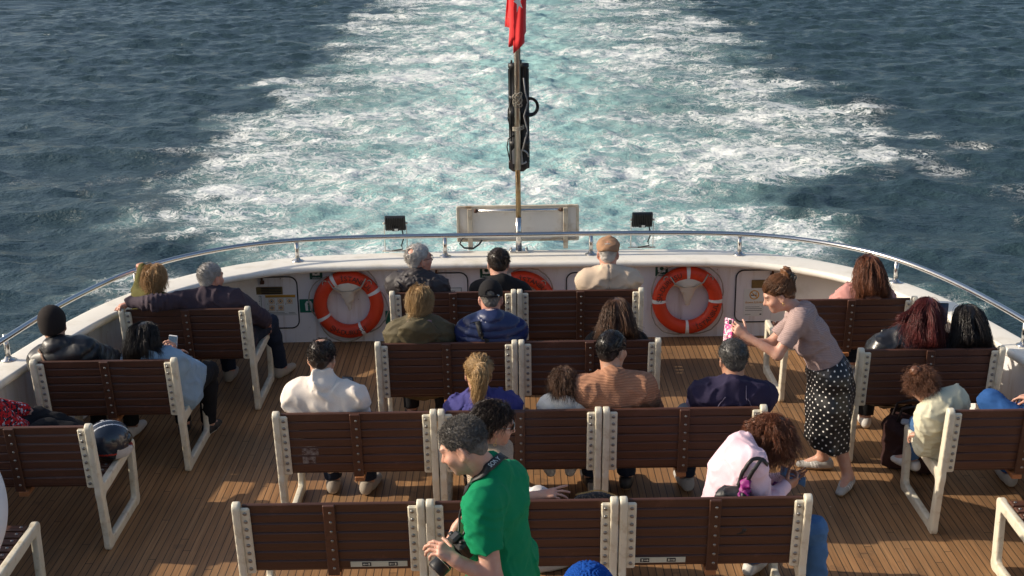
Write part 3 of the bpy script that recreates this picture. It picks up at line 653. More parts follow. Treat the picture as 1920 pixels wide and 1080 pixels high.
for sx, zz in ((-.045, 0), (.050, .0)):
    t = MB(); cx_ = .045+sx*.85
    t.lathe([(.048, 1.52), (.05, 1.56), (.044, 1.57), (.044, 1.72), (.052, 1.725), (.052, 1.76), (.044, 1.765), (.044, 1.98), (.052, 1.985), (.052, 2.03), (.045, 2.035), (.045, 2.13), (.052, 2.135), (.052, 2.16), (.042, 2.165), (.042, 2.40), (.05, 2.405), (.05, 2.44), (.02, 2.445)], (cx_, 11.205, 0), n=16)
    for k in range(8): a = k*.785; t.box((cx_+.045*math.cos(a), 11.205+.045*math.sin(a), 1.98), (.01, .01, .83), bev=.001)
    t.lathe([(.009, 0), (.009, .03)], (cx_-.02, 11.2, 2.44), n=8); t.build('tube', M_blk, ac, og)
t = MB(); t.prism([(-.085, 0), (-.085, .05), (-.06, .075), (.06, .075), (.085, .05), (.085, 0), (.045, -.03), (-.045, -.03)], (.035, 11.16, 1.525), EX, EZ, V(0, 1, 0), .1); t.build('foot_bracket', paint('brown bracket', (.09, .07, .06), .6), ac, og)
t = MB(); t.prism([(-.045, -.06), (-.05, .05), (-.03, .075), (.04, .05), (.05, -.07)], (.03, 11.155, 1.63), EX, EZ, V(0, -1, 0), .014); t.tube([(.03+.055*math.cos(a)+.04, 11.14, 1.63+.06*math.sin(a)) for a in np.linspace(0, 5.5, 14)], .008, 6); t.build('clamp', paint('pale clamp', (.42, .41, .38), .5, .2), ac, og)
t = MB()
t.tube([(-.02, 11.16, 2.13), (-.045, 11.16, 2.05), (-.05, 11.16, 1.97), (-.02, 11.16, 1.85)], .006, 6); t.tube([(-.0, 11.16, 1.82), (-.05, 11.15, 1.79), (-.062, 11.15, 1.72), (-.04, 11.15, 1.6), (0, 11.15, 1.585)], .006, 6)
for k in range(5): t.tube([(.150+(.052+.007*k)*math.cos(a)-.01*k*.3, 11.14-.006*k, 2.075+(.062+.005*k)*math.sin(a)) for a in np.linspace(0, 6.28, 20)], .0065, 6)
t.build('cable', M_cable, ac, og)
t = MB(); t.tube([(.09, 11.09, 2.33), (.105, 11.085, 2.2), (.125, 11.09, 2.12), (.09, 11.09, 2.0), (.12, 11.09, 1.87), (.1, 11.085, 1.8), (.075, 11.09, 1.7)], .008, 6)
for k in range(3): t.tube([(.04+.05*math.cos(a), 11.12+.045*math.sin(a), 1.88+.012*k+.01*math.cos(a)) for a in np.linspace(0, 6.28, 16)], .004, 5, 1)
for k in range(5): t.tube([(.035+.04*math.cos(a+k), 11.095-.004*k, 2.12+.05*math.sin(a)+.01*k) for a in np.linspace(0, 5, 10)], .004, 5, 1)
t.build('lashing', [M_gcable, M_rope], ac, og)
M_board = paint('off-white board', (.72, .69, .63), .45, var=.06, dirt=(.5, .42, .3), dirts=5); M_gilt = paint('weathered wood strip', (.58, .51, .39), .55, var=.2, scale=20, dirt=(.3, .18, .08), dirts=8)
nb_ = empty('name_board', (.03, 11.2, ZC), 'off-white name board seen from behind, on posts at the flagpole foot', 'board'); og = (.03, 11.2, ZC)
t = MB(); t.box((.025, 11.262, 1.0), (1.06, .012, .30)); t.build('panel', M_board, nb_, og)
t = MB(); t.box((.025, 11.25, 1.158), (1.09, .03, .02)); t.box((.025, 11.25, .845), (1.09, .03, .016)); [t.box((sx, 11.25, 1.0), (.022, .034, .318)) for sx in (-.515, .565)]; t.build('frame', M_gilt, nb_, og)
for sx in (-.405, .455):
    t = MB(); t.box((sx, 11.22, (1.15+ZC)/2), (.042, .03, 1.15-ZC-.006)); t.build('post', M_gilt, nb_, og)
t = MB(); t.tube([(-.36, 11.19, 1.135), (.425, 11.19, 1.137)], .0125, 10); t.tube([(-.365, 11.19, 1.135), (-.34, 11.19, 1.135)], .018, 10, 1); t.tube([(.43, 11.19, 1.137), (.40, 11.19, 1.137)], .018, 10, 1); t.build('lamp_tube', [M_ss, M_rust], nb_, og)
t = MB(); t.tube([(-.30, 11.2, .86), (-.33, 11.2, .82), (-.38, 11.2, .785), (-.46, 11.2, .79), (-.50, 11.2, .83), (-.48, 11.2, .88), (-.43, 11.2, .90)], .0085, 8); t.build('cable', M_cable, nb_, og)
def floodlight(x, z, label, cs, ro=0):
    e = empty('floodlight', (x, 11.19, ZC), label, 'floodlight', 'black floodlights on the stern capping'); og = (x, 11.19, ZC)
    h = MB(); a = .35; R = np.array([[1, 0, 0], [0, math.cos(a), -math.sin(a)], [0, math.sin(a), math.cos(a)]])
    cy, cz = 11.2, z; h.box((x, cy, cz), (.185, .035, .145), R, .006)
    for i in range(11): h.box(V(x-.078+.0156*i, cy, cz)+R@V(0, -.028, .006), (.005, .026, .128), R, .001)
    h.box(V(x, cy, cz)+R@V(0, -.03, -.045), (.06, .02, .035), R, .003); h.box(V(x, cy, cz)+R@V(.008, -.0415, -.045), (.03, .002, .02), R, 0, 1)
    h.build('lamp_head', [M_blk, M_swhite], e, og)
    g = MB(); [g.box((x+sx, 11.195, (z+ZC)/2-.01), (.006, .022, z-ZC-.02)) for sx in (-.1, .1)]; g.box((x, 11.195, ZC+.008), (.25, .03, .008)); g.lathe([(.012, -.008), (.012, .008)], (x-.1, 11.195, z), n=8); g.lathe([(.012, -.008), (.012, .008)], (x+.1, 11.195, z), n=8)
    g.build('bracket', paint('rusty white bracket', (.62, .58, .50), .5, dirt=(.22, .12, .06), dirts=20), e, og)
    c_ = MB(); c_.tube([(x+.06, 11.18, z-.06), (x+.075, 11.17, z-.13), (x+.05, 11.17, z-.2), (x+cs*.06, 11.17, ZC+.03), (x-.04, 11.17, ZC+.016)], .0065, 6); c_.build('cable', M_cable, e, og)
floodlight(-1.076, 1.032, 'black floodlight standing on the capping left of the name board', 1); floodlight(1.142, 1.032, 'black floodlight standing on the capping right of the name board', 1.1)
# ------------------------------------------------------------------ benches
M_cream = paint('cream bench casting', (.72, .66, .52), .42, var=.07, scale=12, dirt=(.52, .42, .27), dirts=14, bump=.1, bscale=70, coat=.1, chips=(.26, .17, .09))
m, nt, b = _new('varnished mahogany slats'); v = COORD(nt); gm = N(nt, 'ShaderNodeMapping'); gm.inputs['Scale'].default_value = (1.2, 30, 30); nt.links.new(v, gm.inputs['Vector'])
g_ = NOISE(nt, gm.outputs[0], 2.2, 6, .62); c = MIXC(nt, g_, (.050, .020, .012), (.112, .045, .026)); oi = N(nt, 'ShaderNodeObjectInfo'); hv = N(nt, 'ShaderNodeHueSaturation'); nt.links.new(c, hv.inputs['Color']); nt.links.new(MATH(nt, 'MULTIPLY_ADD', oi.outputs['Random'], .38, .80), hv.inputs['Value']); c = hv.outputs['Color']; c = MIXC(nt, RAMP(nt, NOISE(nt, v, 5, 5, .65), .60, .75), c, (.14, .062, .042))
nt.links.new(c, b.inputs['Base Color']); b.inputs['Roughness'].default_value = .38; nt.links.new(MATH(nt, 'MULTIPLY_ADD', g_, .25, .34), b.inputs['Roughness']); BUMP(nt, b, g_, .15, .002); M_slat = m
M_bolt = paint('galvanised bolt', (.30, .29, .27), .35, .9, var=.3, scale=90); M_owood = paint('orange teak bar', (.36, .15, .06), .5, var=.2, scale=18, aniso=(4, .3, 4))
M_sticker = paint('luminous strip', (.55, .56, .46), .5, var=.08, scale=30)
BW = 1.0
def back_y(z): return .125*(1-z/.895)
def make_bench():
    root = empty('bench', (0, 0, 0), 'x', 'bench')
    # cast side frame (profile in y,z; extruded along x)
    S = SDF(); hw = .021
    def bar(p, q, r1, r2):
        a, c_ = V(0, *p), V(0, *q); S.cap(a, c_, r1, r2, k=.03)
    bar((back_y(0)+.0, .035), (back_y(.86), .862), .036, .031); bar((.125, .037), (.72, .037), .034, .034); bar((.725, .05), (.735, .425), .035, .033); bar((.735, .43), (.075, .415), .031, .040)
    S.lo[0], S.hi[0] = -.03, .03
    class X2(SDF):
        pass
    base = S.ev
    def ev(P):
        Q = P.copy(); Q[:, 0] = 0; d2 = base(Q); dx = np.abs(P[:, 0])-hw; e = .006
        q = np.stack([d2+e, dx+e], 1); d = np.sqrt((np.maximum(q, 0)**2).sum(1))+np.minimum(q.max(1), 0)-e
        return np.maximum(d, -P[:, 2]+.001).astype(np.float32)
    S.ev = ev; fv, ff = S.mesh(.0085)
    for sx in (-1, 1):
        vs = fv.copy(); vs[:, 0] += sx*(BW/2-.024)
        fo_ = mesh_obj('side_frame', vs, ff, M_cream, root)
        fl = MB(); R = rotx_(math.atan2(.125, .895)); zc = .655
        fl.box((sx*(BW/2-.066), back_y(zc)-.004, zc), (.052, .022, .415), R, .008)
        for i in range(8): z = .485+.345*i/7; fl.lathe([(.011, 0), (.0105, .004), (.006, .007)], (sx*(BW/2-.068), back_y(z)-.015, z), rotx_(math.pi/2+.14), 8, 1)
        fl.build('bolted_flange', [M_cream, M_bolt], fo_)
    bk = MB(); rr_ = np.random.RandomState(3)
    for i in range(7):
        z = .462+.0592*i+.028; bk.box((0, back_y(z)+.018+.001*rr_.randn(), z), (BW-.10, .02, .0555), rotx_(.139), .005)
    bk.build('backrest', M_slat, root)
    bt = MB(); zc = .648; bt.box((0, back_y(zc)-.001, zc), (.062, .017, .445), rotx_(.139), .004)
    for i in range(7): z = .476+.058*i; bt.lathe([(.009, 0), (.0085, .003), (.005, .006)], (.006, back_y(z)-.0095, z), rotx_(math.pi/2+.14), 8, 1)
    bt.build('batten', [M_slat, M_bolt], root)
    sb = MB()
    for i in range(8): y = .16+.0735*i; sb.box((0, y, .432+.0035*i), (BW-.10, .058, .022), None, .005)
    for i in range(8):
        for sx in (-1, 1): y = .16+.0735*i; sb.lathe([(.010, 0), (.0095, .003), (.005, .006)], (sx*(BW/2-.075), y, .443+.0035*i), None, 8, 1)
    sb.build('seat', [M_slat, M_bolt], root)
    sp_ = MB(); sp_.box((0, .40, .405), (.06, .62, .03), rotx_(.04)) ; sp_.build('support_bar', M_owood, root)
    return root
def rotx_(a): return np.array([[1, 0, 0], [0, math.cos(a), -math.sin(a)], [0, math.sin(a), math.cos(a)]])
proto = make_bench()
def stuck(parent, x0, rev):
    s_ = MB(); z = .492; y = back_y(z)+.0055; R = rotx_(.139); L = .30
    s_.box((x0+L/2, y, z), (L, .002, .034), R, 0, 0)
    for q in (.085, .225):
        s_.box((x0+q, y-.0016, z), (.048, .001, .024), R, 0, 1); d_ = -1 if not rev else 1
        s_.box((x0+q+.004*d_, y-.0026, z), (.018, .001, .004), R, 0, 0); s_.prism([(0, .006), (d_*.009, 0), (0, -.006)], (x0+q+.012*d_, y-.0028, z), EX, EZ, EYN, .0006, 0); s_.box((x0+q-.013*d_, y-.0026, z), (.008, .001, .014), R, 0, 0)
    s_.build('direction_strip', [M_sticker, M_ink], parent)
BN = [('A', -.5, 9.602, 'wooden bench at the stern wall under the grey haired man with glasses'), ('A', .5, 9.602, 'wooden bench at the stern wall under the man in the flat cap'),
      ('B', -.5, 8.428, 'wooden bench carrying the blond woman in olive and the man in the black cap'), ('B', .5, 8.428, 'wooden bench carrying only the woman with long straight brown hair'),
      ('C', -1.0, 7.198, 'wooden bench with a chalky smudge on its slats under the man in the white pullover'), ('C', 0, 7.198, 'wooden bench shared by the blond ponytailed woman and the small girl'), ('C', 1.0, 7.198, 'wooden bench under the man in navy whom the woman photographs'),
      ('D', -1.0, 5.998, 'empty wooden bench at front left with a luminous strip near its middle post'), ('D', 0, 5.998, 'wooden bench behind the man in the green tee, with a dark handbag on it'), ('D', 1.0, 5.998, 'wooden bench at front right under the woman in pink'),
      ('L', -2.046-.476, 9.27, 'wooden bench on the far left with the man laying his arm along it'), ('L', -2.333-.476, 8.17, 'wooden bench on the left under the black beanie and the denim jacket'), ('L', -2.565-.476, 7.053, 'wooden bench on the left holding a motorcycle helmet'), ('L', -2.79-.476, 5.90, 'wooden bench in the bottom left corner showing only seat slats and a cream arm'),
      ('R', 2.069+.476, 9.283, 'wooden bench on the right under the woman in the pink blouse'), ('R', 2.32+.476, 8.163, 'wooden bench on the right under the red haired and black haired women'), ('R', 2.576+.476, 7.10, 'wooden bench on the right on which the curly haired child leans'), ('R', 2.80+.476, 6.03, 'wooden bench in the bottom right corner showing only its cream arm and seat slats')]
for i, (rw, x, y, lb) in enumerate(BN):
    o = proto if i == 0 else copy_tree(proto); o.location = (x, y, 0); o.rotation_euler = (0, 0, 0); o['label'] = lb; o['group'] = 'slatted benches on the deck'
    if rw == 'D' and x == -1.0: stuck(o, .09, False)
    if rw == 'D' and x == 1.0: stuck(o, -.44, True)
    if rw == 'C' and x == -1.0:
        sm_ = MB()
        for j in range(3): sm_.box((-.30+.01*j, back_y(.573+.0592*j-.03)+.0072, .575+.0592*j-.03), (.10-.02*abs(j-1), .0008, .05), rotx_(.139), 0)
        m, nt, b = _new('chalk smudge'); v = COORD(nt); c = MIXC(nt, RAMP(nt, NOISE(nt, v, 45, 5, .7), .42, .62), (.07, .026, .017), (.26, .22, .20)); nt.links.new(c, b.inputs['Base Color']); b.inputs['Roughness'].default_value = .6
        sm_.build('smudge', m, o)
# ------------------------------------------------------------------ figures
def rotz(a): c, s = math.cos(a), math.sin(a); return np.array([[c, -s, 0], [s, c, 0], [0, 0, 1]])
def rotx(a): return rotx_(a)
def roty(a): c, s = math.cos(a), math.sin(a); return np.array([[c, 0, s], [0, 1, 0], [-s, 0, c]])
def Rypr(yaw, pitch=0, roll=0): return rotz(math.radians(yaw))@rotx(math.radians(pitch))@roty(math.radians(roll))
def ik(a, t, l1, l2, pole):
    d = t-a; D = np.linalg.norm(d); dh = d/D; D2 = min(max(D, abs(l1-l2)*1.05), (l1+l2)*.998); t = a+dh*D2
    ca = (l1*l1+D2*D2-l2*l2)/(2*l1*D2); sa = math.sqrt(max(0, 1-ca*ca)); p = pole-dh*(pole@dh)
    return a+dh*l1*ca+nrm(p)*l1*sa, t
class Fig:
    """a posed figure: joints in world metres"""
    def __init__(g, seed, root, head, yaw=0, pitch=-8, roll=0, nb=None, pv=None, tw=0, hip=None, build=1.0, fem=False, hs=1.0,
                 sh=(None, None), hands=(None, None), poles=(None, None), knees=(None, None), feet=(None, None), toes=(None, None), seat=.43, shw=None, hand_pose=(None, None), nbup=.03):
        build = 1+(build-1)*.6; up_ = V(0, 0, nbup)
        g.seed = seed; g.root = V(*root); g.H = V(*head); g.R = Rypr(yaw, pitch, roll); g.hs = hs*(.96 if fem else 1.0); g.b = build; g.fem = fem
        T = rotz(math.radians(tw)); g.hipyaw = tw if hip is None else hip; TH_ = rotz(math.radians(g.hipyaw))
        g.nb = g.H+T@V(0, -.055, -.14*hs) if nb is None else V(*nb)+up_
        g.pv = V(g.root[0], g.root[1], seat+.085) if pv is None else V(*pv)
        g.r = T@V(1, 0, 0); g.fh = TH_@V(0, 1, 0); g.rh = TH_@V(1, 0, 0)
        g.up = nrm(g.nb-g.pv); g.r = nrm(g.r-g.up*(g.r@g.up)); g.f = nrm(np.cross(g.up, g.r))
        sw = (.148 if fem else .168)*build**.5*hs if shw is None else shw*.86
        g.S = [g.nb-g.up*.066*hs-g.r*sw-g.f*.01 if sh[0] is None else V(*sh[0])+up_, g.nb-g.up*.066*hs+g.r*sw-g.f*.01 if sh[1] is None else V(*sh[1])+up_]
        k = hs*(.94 if fem else 1.0); g.l1, g.l2 = .285*k, .25*k
        g.E = [None, None]; g.W = [None, None]
        g.HP = [g.pv-g.rh*.09*hs, g.pv+g.rh*.09*hs]; g.K = [None, None]; g.A = [None, None]; g.T = [None, None]
        for i, sg in ((0, -1), (1, 1)):
            ht = g.pv+g.fh*.30*hs+g.rh*sg*.09+V(0, 0, .16*hs) if hands[i] is None else V(*hands[i])
            pole = g.r*sg*.8-g.up*.8-g.f*.6 if poles[i] is None else V(*poles[i])
            g.E[i], g.W[i] = ik(g.S[i], ht, g.l1, g.l2, pole)
            kn = g.HP[i]+g.fh*.42*hs+g.rh*sg*.03+V(0, 0, -.01) if knees[i] is None else V(*knees[i])
            g.K[i] = kn
            an = kn+g.fh*(-.02)+V(0, 0, -kn[2]+.085) if feet[i] is None else V(*feet[i])
            g.A[i] = an; g.T[i] = nrm(g.fh+g.rh*sg*.18 if toes[i] is None else V(*toes[i]))
        g.hp = hand_pose
        g.o = None; g.yb = None
    def press(g, S, gap=.034):
        """cloth and hair lie against the backrest instead of passing through it"""
        if g.yb is None: return
        e0 = S.ev; yb = g.yb
        def ev(P):
            d = e0(P); lim = yb+.125*(1-P[:, 2]/.895)+gap-np.clip((P[:, 2]-.86)*6, 0, 1)
            return np.maximum(d, (lim-P[:, 1])).astype(np.float32)
        S.ev = ev
    def L(g, x, y, z): return g.H+g.R@(V(x, y, z)*g.hs)
    # --- pieces; off = cloth thickness
    def torso(g, S, off=0, hips=True):
        b = g.b; wa = g.pv*.68+g.nb*.32; ch = g.pv*.36+g.nb*.64; s = g.hs
        wr = (.118 if g.fem else .140)*b*s; hr_ = (.150 if g.fem else .142)*b*s; cr = (.138 if g.fem else .158)*b**.8*s
        S.cap(g.pv+g.up*.0, wa, hr_+off, wr+off, .05, (g.f, .76)); S.cap(wa, ch, wr+off, cr+off, .06, (g.f, .70))
        for i in (0, 1):
            S.cap(ch*.6+g.nb*.4-g.up*.02+(g.S[i]-g.nb)*.45, g.S[i], .088*b**.5*s+off, .052*s+off, .07, (g.f, .85))
        S.cap(g.S[0]*.8+g.S[1]*.2, g.S[1]*.8+g.S[0]*.2, .062*s+off, None, .06)
        for i in (0, 1): S.cap(g.nb+g.up*.02*s, g.S[i]*.72+g.nb*.28, .048*s+off, .040*s+off, .05)
        if g.fem:
            for q in (-1, 1): S.ell(ch+g.f*.09*s+g.r*q*.07*s-g.up*.03, (.065*s+off,)*3, k=.04)
        if hips: S.cap(g.HP[0], g.HP[1], .112*b*s+off, None, .05)
    def arm(g, S, i, off=0, upto=1.0, off2=None):
        b = g.b**.7*g.hs*(.88 if g.fem else 1.0); off2 = off if off2 is None else off2
        if upto <= .5:
            e = g.S[i]+(g.E[i]-g.S[i])*upto*2; S.cap(g.S[i], e, .056*b+off, .05*b+off2, .045, None, True); return
        S.cap(g.S[i], g.E[i], .050*b+off*.9, .043*b+off, .085 if off > .01 else .045)
        t = (upto-.5)*2; w_ = g.E[i]+(g.W[i]-g.E[i])*t
        S.cap(g.E[i], w_, .042*b+off, (.042-.014*t)*b+off2, .02, None, t < 1)
        if upto >= 1: pass
    def leg(g, S, i, off=0, upto=1.0, flare=0):
        b = g.b**.8*g.hs; S.cap(g.HP[i], g.K[i], .088*b+off, .060*b+off, .045)
        e = g.K[i]+(g.A[i]-g.K[i])*upto; mid = g.K[i]*.68+g.A[i]*.32-nrm(np.cross(g.rh, g.A[i]-g.K[i]))*0
        S.cap(g.K[i], mid, .058*b+off, .056*b+off, .03); S.cap(mid, e, .056*b+off, .040*b+off+flare, .03, None, upto < 1)
    def head(g, S):
        s = g.hs; R = g.R; L = g.L
        S.ell(L(0, -.018, .038), V(.0735, .094, .082)*s, R, .02); S.ell(L(0, .025, -.02), V(.060, .064, .080)*s, R, .03)
        S.ell(L(0, .022, -.052), V(.054, .062, .058)*s, R, .03); S.ell(L(0, .068, -.092), V(.022, .018, .018)*s, R, .025)
        S.cap(L(-.034, .078, .028), L(.034, .078, .028), .012*s, None, .02)
        for q in (-1, 1):
            S.ell(L(q*.043, .058, -.022), V(.022, .022, .020)*s, R, .025)
            S.ell(L(q*.031, .096, .008), V(.017, .016, .011)*s, R, .012, sub=True)
        for q in (-1, 1): S.ell(L(q*.031, .074, .007), V(.0135, .0125, .0135)*s, R, .003)
        S.cap(L(0, .084, .014), L(0, .108, -.026), .008*s, .0115*s, .014); S.cap(L(-.012, .092, -.030), L(.012, .092, -.030), .009*s, None, .008)
        S.cap(L(-.020, .082, -.056), L(.020, .082, -.056), .0065*s, None, .008); S.cap(L(-.016, .082, -.066), L(.016, .082, -.066), .0075*s, None, .006)
        S.cap(L(-.024, .092, -.0608), L(.024, .092, -.0608), .0028*s, None, .004, sub=True)
        for q in (-1, 1):
            Re = R@rotz(q*.35)@rotx(-.15)
            S.ell(L(q*.077, -.012, -.006), V(.010, .021, .033)*s, Re, .008); S.ell(L(q*.086, -.006, -.002), V(.006, .011, .018)*s, Re, .006, sub=True); S.ell(L(q*.076, -.004, -.034), V(.007, .009, .009)*s, Re, .008)
        nr = (.050 if g.fem else .059)*s*g.b**.4
        S.cap(g.nb-g.up*.03, L(0, -.022, -.045), nr*1.08, nr, .035)
    def hand(g, S, i, curl=None, dr=None, palm=None):
        """five fingers; dr = pointing direction, palm = palm normal; curl per finger in degrees"""
        p = g.hp[i] or {}
        s = g.hs*(.93 if g.fem else 1.0)*p.get('s', 1)
        x = nrm(p.get('dir', g.W[i]-g.E[i])); z = V(*p.get('palm', (0, 0, -1))); z = nrm(z-x*(z@x)+1e-6*V(1, .3, .2)); sg = -1 if i else 1
        y = np.cross(z, x)*sg*p.get('flip', 1)          # thumb side
        # left hand (i=0), palm down, pointing forward: thumb points to +x
        w = g.W[i]; Q = lambda a, b_, c_: w+(x*a+y*b_+z*c_)*s
        S.cap(g.W[i]-x*.03, Q(.02, 0, 0), .027*s, .024*s, .02, (z, .72))
        cu = p.get('curl', (25, 30, 34, 38)); spread = p.get('spread', .12)
        ys = (.029, .0095, -.0095, -.027); kn = (.086, .090, .085, .076); ls = ((.043, .026, .021), (.047, .029, .022), (.043, .027, .022), (.034, .021, .019)); rs = (.0088, .0090, .0086, .0076)
        for j in range(4):
            S.cap(Q(.012, ys[j]*.55, .0), Q(kn[j], ys[j], -.002), .0145*s, .0115*s, .014, None)
        S.cap(Q(.03, .014, .006), Q(.06, -.015, .006), .016*s, .016*s, .015)
        for j in range(4):
            a = 0; q = Q(kn[j], ys[j], -.002); sp_ = spread*(1.5-j)/1.5
            for n_, l_ in enumerate(ls[j]):
                a += math.radians(cu[j])*(1.0 if n_ < 2 else .7); d_ = x*math.cos(a)*math.cos(sp_)+y*math.sin(sp_)*math.cos(a)+z*math.sin(a)
                q2 = q+d_*l_*s; S.cap(q, q2, rs[j]*s*(1-.06*n_), rs[j]*s*(.93-.08*n_), .0035); q = q2
        ta = p.get('thumb', (48, 18)); q = Q(.022, .02, .006); a = math.radians(ta[0]); b_ = math.radians(ta[1])
        for n_, (l_, r_) in enumerate(((.043, .0125), (.033, .0100), (.027, .0090))):
            d_ = x*math.cos(a)*math.cos(b_)+y*math.sin(a)*math.cos(b_)+z*math.sin(b_); q2 = q+d_*l_*s
            S.cap(q, q2, r_*s, r_*.9*s, .008 if n_ == 0 else .004); q = q2; a -= math.radians(p.get('tbend', 14)); b_ += .12
    # --- build
    def body(g, mat, h=.0075, stub=False, lips=True):
        S = SDF(); g.torso(S, -.012)
        for i in (0, 1): g.arm(S, i); g.leg(S, i, -.004)
        for i in (0, 1): S.cap(g.A[i], g.A[i]+g.T[i]*.12+V(0, 0, -.05), .036*g.hs, .026*g.hs, .03)
        g.head(S)
        for i in (0, 1): g.hand(S, i)
        g.press(S, .038)
        def loc(v): return (v-g.H)@g.R/g.hs
        def lip(v):
            q = loc(v); return np.clip(1.6-np.sqrt((q[:, 0]/.024)**2+((q[:, 2]+.0605)/.0105)**2)*1.5, 0, 1)*(q[:, 1] > .07)*(.75 if g.fem else .45)
        def stubf(v):
            q = loc(v); return np.clip((.0-.028-q[:, 2])/.03, 0, 1)*np.clip((q[:, 2]+.13)/.03, 0, 1)*(q[:, 1] > -.005)*(.62 if stub else 0)
        at = {'lip': lip, 'stub': stubf, 'sock': lambda v: g.eyelid(loc(v))}
        g.bodyo = sdf_obj('body', S, mat, h, g.o, g.root, at); return S
    def eyelid(g, q):
        e = np.zeros(len(q))
        for s in (-1, 1): e = np.maximum(e, np.clip(1.4-np.sqrt(((q[:, 0]-s*.031)/.017)**2+((q[:, 2]-.004)/.0035)**2), 0, 1)*(q[:, 1] > .07))   # lash line
        for s in (-1, 1): e = np.maximum(e, .85*np.clip(1.5-np.sqrt(((q[:, 0]-s*.033)/.021)**2+((q[:, 2]-.030-.08*np.abs(q[:, 0]-s*.02))/.0042)**2), 0, 1)*(q[:, 1] > .06))  # brow
        return np.clip(e, 0, 1)
    def top(g, name, mat, off=.013, sleeve=1.0, wr=.004, lam=.1, collar=0, hem=True, h=.0095, extra=None, puff=None, cuff=0, sleeves=(None, None), disp=None):
        S = SDF(); g.torso(S, off, hips=hem)
        um = g.pv*.30+g.nb*.70; S.ell(um-g.f*.005, (abs((g.S[1]-g.S[0])@g.r)*.5+.012+off, .098*g.hs*g.b**.5+off, .165*g.hs+off), np.stack([g.r, g.f, g.up], 1), .07)
        lo_ = g.pv*.72+g.nb*.28; S.ell(lo_, (.155*g.hs*g.b+off, .115*g.hs*g.b+off, .20*g.hs), np.stack([g.r, g.f, g.up], 1), .08)
        for i in (0, 1):
            sl = sleeve if sleeves[i] is None else sleeves[i]
            if sl > 0: g.arm(S, i, off*1.05, sl, off*.8+(.012 if sl <= .5 else .0))
        if collar > 0: S.cap(g.nb-g.up*.02-g.f*.005, g.nb+(g.L(0, -.03, -.05)-g.nb)*collar, .068*g.hs+off*.5, .062*g.hs+off*.4, .02, None, True)
        w1 = wrinkle(g.seed, wr, lam); pf = puff
        def fn(P):
            d = w1(P)
            for i in (0, 1):   # gathered folds at the elbows
                q = np.linalg.norm(P-g.E[i], axis=1); ax = nrm(g.W[i]-g.S[i]); d = d+wr*1.0*np.exp(-(q/.10)**2)*np.sin((P-g.E[i])@ax*2*math.pi/.035)
            if pf:
                t = (P-g.pv)@g.up; c_ = np.abs(np.sin(t*math.pi/pf)); ins = 1.0
                d = d+.016*(1-c_**.5)*ins
            if disp is not None: d = d+disp(P)
            return d
        S.disp = fn
        if extra: extra(S)
        g.press(S)
        g.topS = S
        g.topo = sdf_obj(name, S, mat, h, g.o, g.root); return S
    def legs(g, name, mat, off=.012, upto=.97, flare=.006, wr=.004, h=.011):
        S = SDF(); S.cap(g.HP[0], g.HP[1], .115*g.b*g.hs+off, None, .05); S.cap(g.pv, g.pv+g.up*.06, .135*g.hs+off*.5, .12*g.hs+off*.5, .05, (g.f, .8))
        for i in (0, 1): g.leg(S, i, off, upto, flare)
        w1 = wrinkle(g.seed+50, wr, .08)
        def fn(P):
            d = w1(P)
            for i in (0, 1): q = np.linalg.norm(P-g.K[i], axis=1); d = d+.004*np.exp(-(q/.1)**2)*np.sin(P[:, 2]*2*math.pi/.03)
            return d
        S.disp = fn; g.press(S, .036); sdf_obj(name, S, mat, h, g.o, g.root)
    def shoes(g, mat, sole, h=.0085, stripes=None):
        for i in (0, 1):
            S = SDF(); a = g.A[i].copy(); t = nrm(V(g.T[i][0], g.T[i][1], 0)); gz = a[2]-.085; s = g.hs*(.92 if g.fem else 1)
            he = V(a[0], a[1], gz+.04*s)-t*.045*s; to = V(a[0], a[1], gz+.032*s)+t*.17*s; mid = he+t*.09*s; up = V(0, 0, 1); sd_ = np.cross(t, up)
            S.cap(he, mid, .041*s, .040*s, .03); S.cap(mid, to, .044*s, .036*s, .03, (up, .8)); S.cap(mid+up*.022*s, to-t*.06*s, .034*s, .030*s, .03)
            S.cap(he+up*.03*s+t*.02, he+up*.045*s+t*.025*s, .044*s, .044*s, .03, None, True); S.cut((0, 0, gz+.003), (0, 0, -1))
            v, f = S.mesh(h); zc = v[f].mean(1)[:, 2]-gz; mi = (zc < .024*s).astype(int); ms = [mat, sole]
            if stripes:
                q = v[f].mean(1)-a; u_ = q@t; lat = np.abs(q@sd_); zz = zc
                st_ = (np.abs(((u_-.02-.4*(zz-.03))/.022) % 1-.5) < .22) & (lat > .028) & (u_ > .02) & (u_ < .092) & (zz > .026) & (zz < .062); mi[st_] = 2
                lc = (np.abs(((u_-.02)/.017) % 1-.5) < .2) & (lat < .026) & (zz > .055) & (u_ > .03) & (u_ < .12); mi[lc] = 2; ms = [mat, sole, stripes]
            o = mesh_obj('shoe', v, f, None, g.o, g.root, True, mats=ms, midx=mi)
            g.shoeo = o
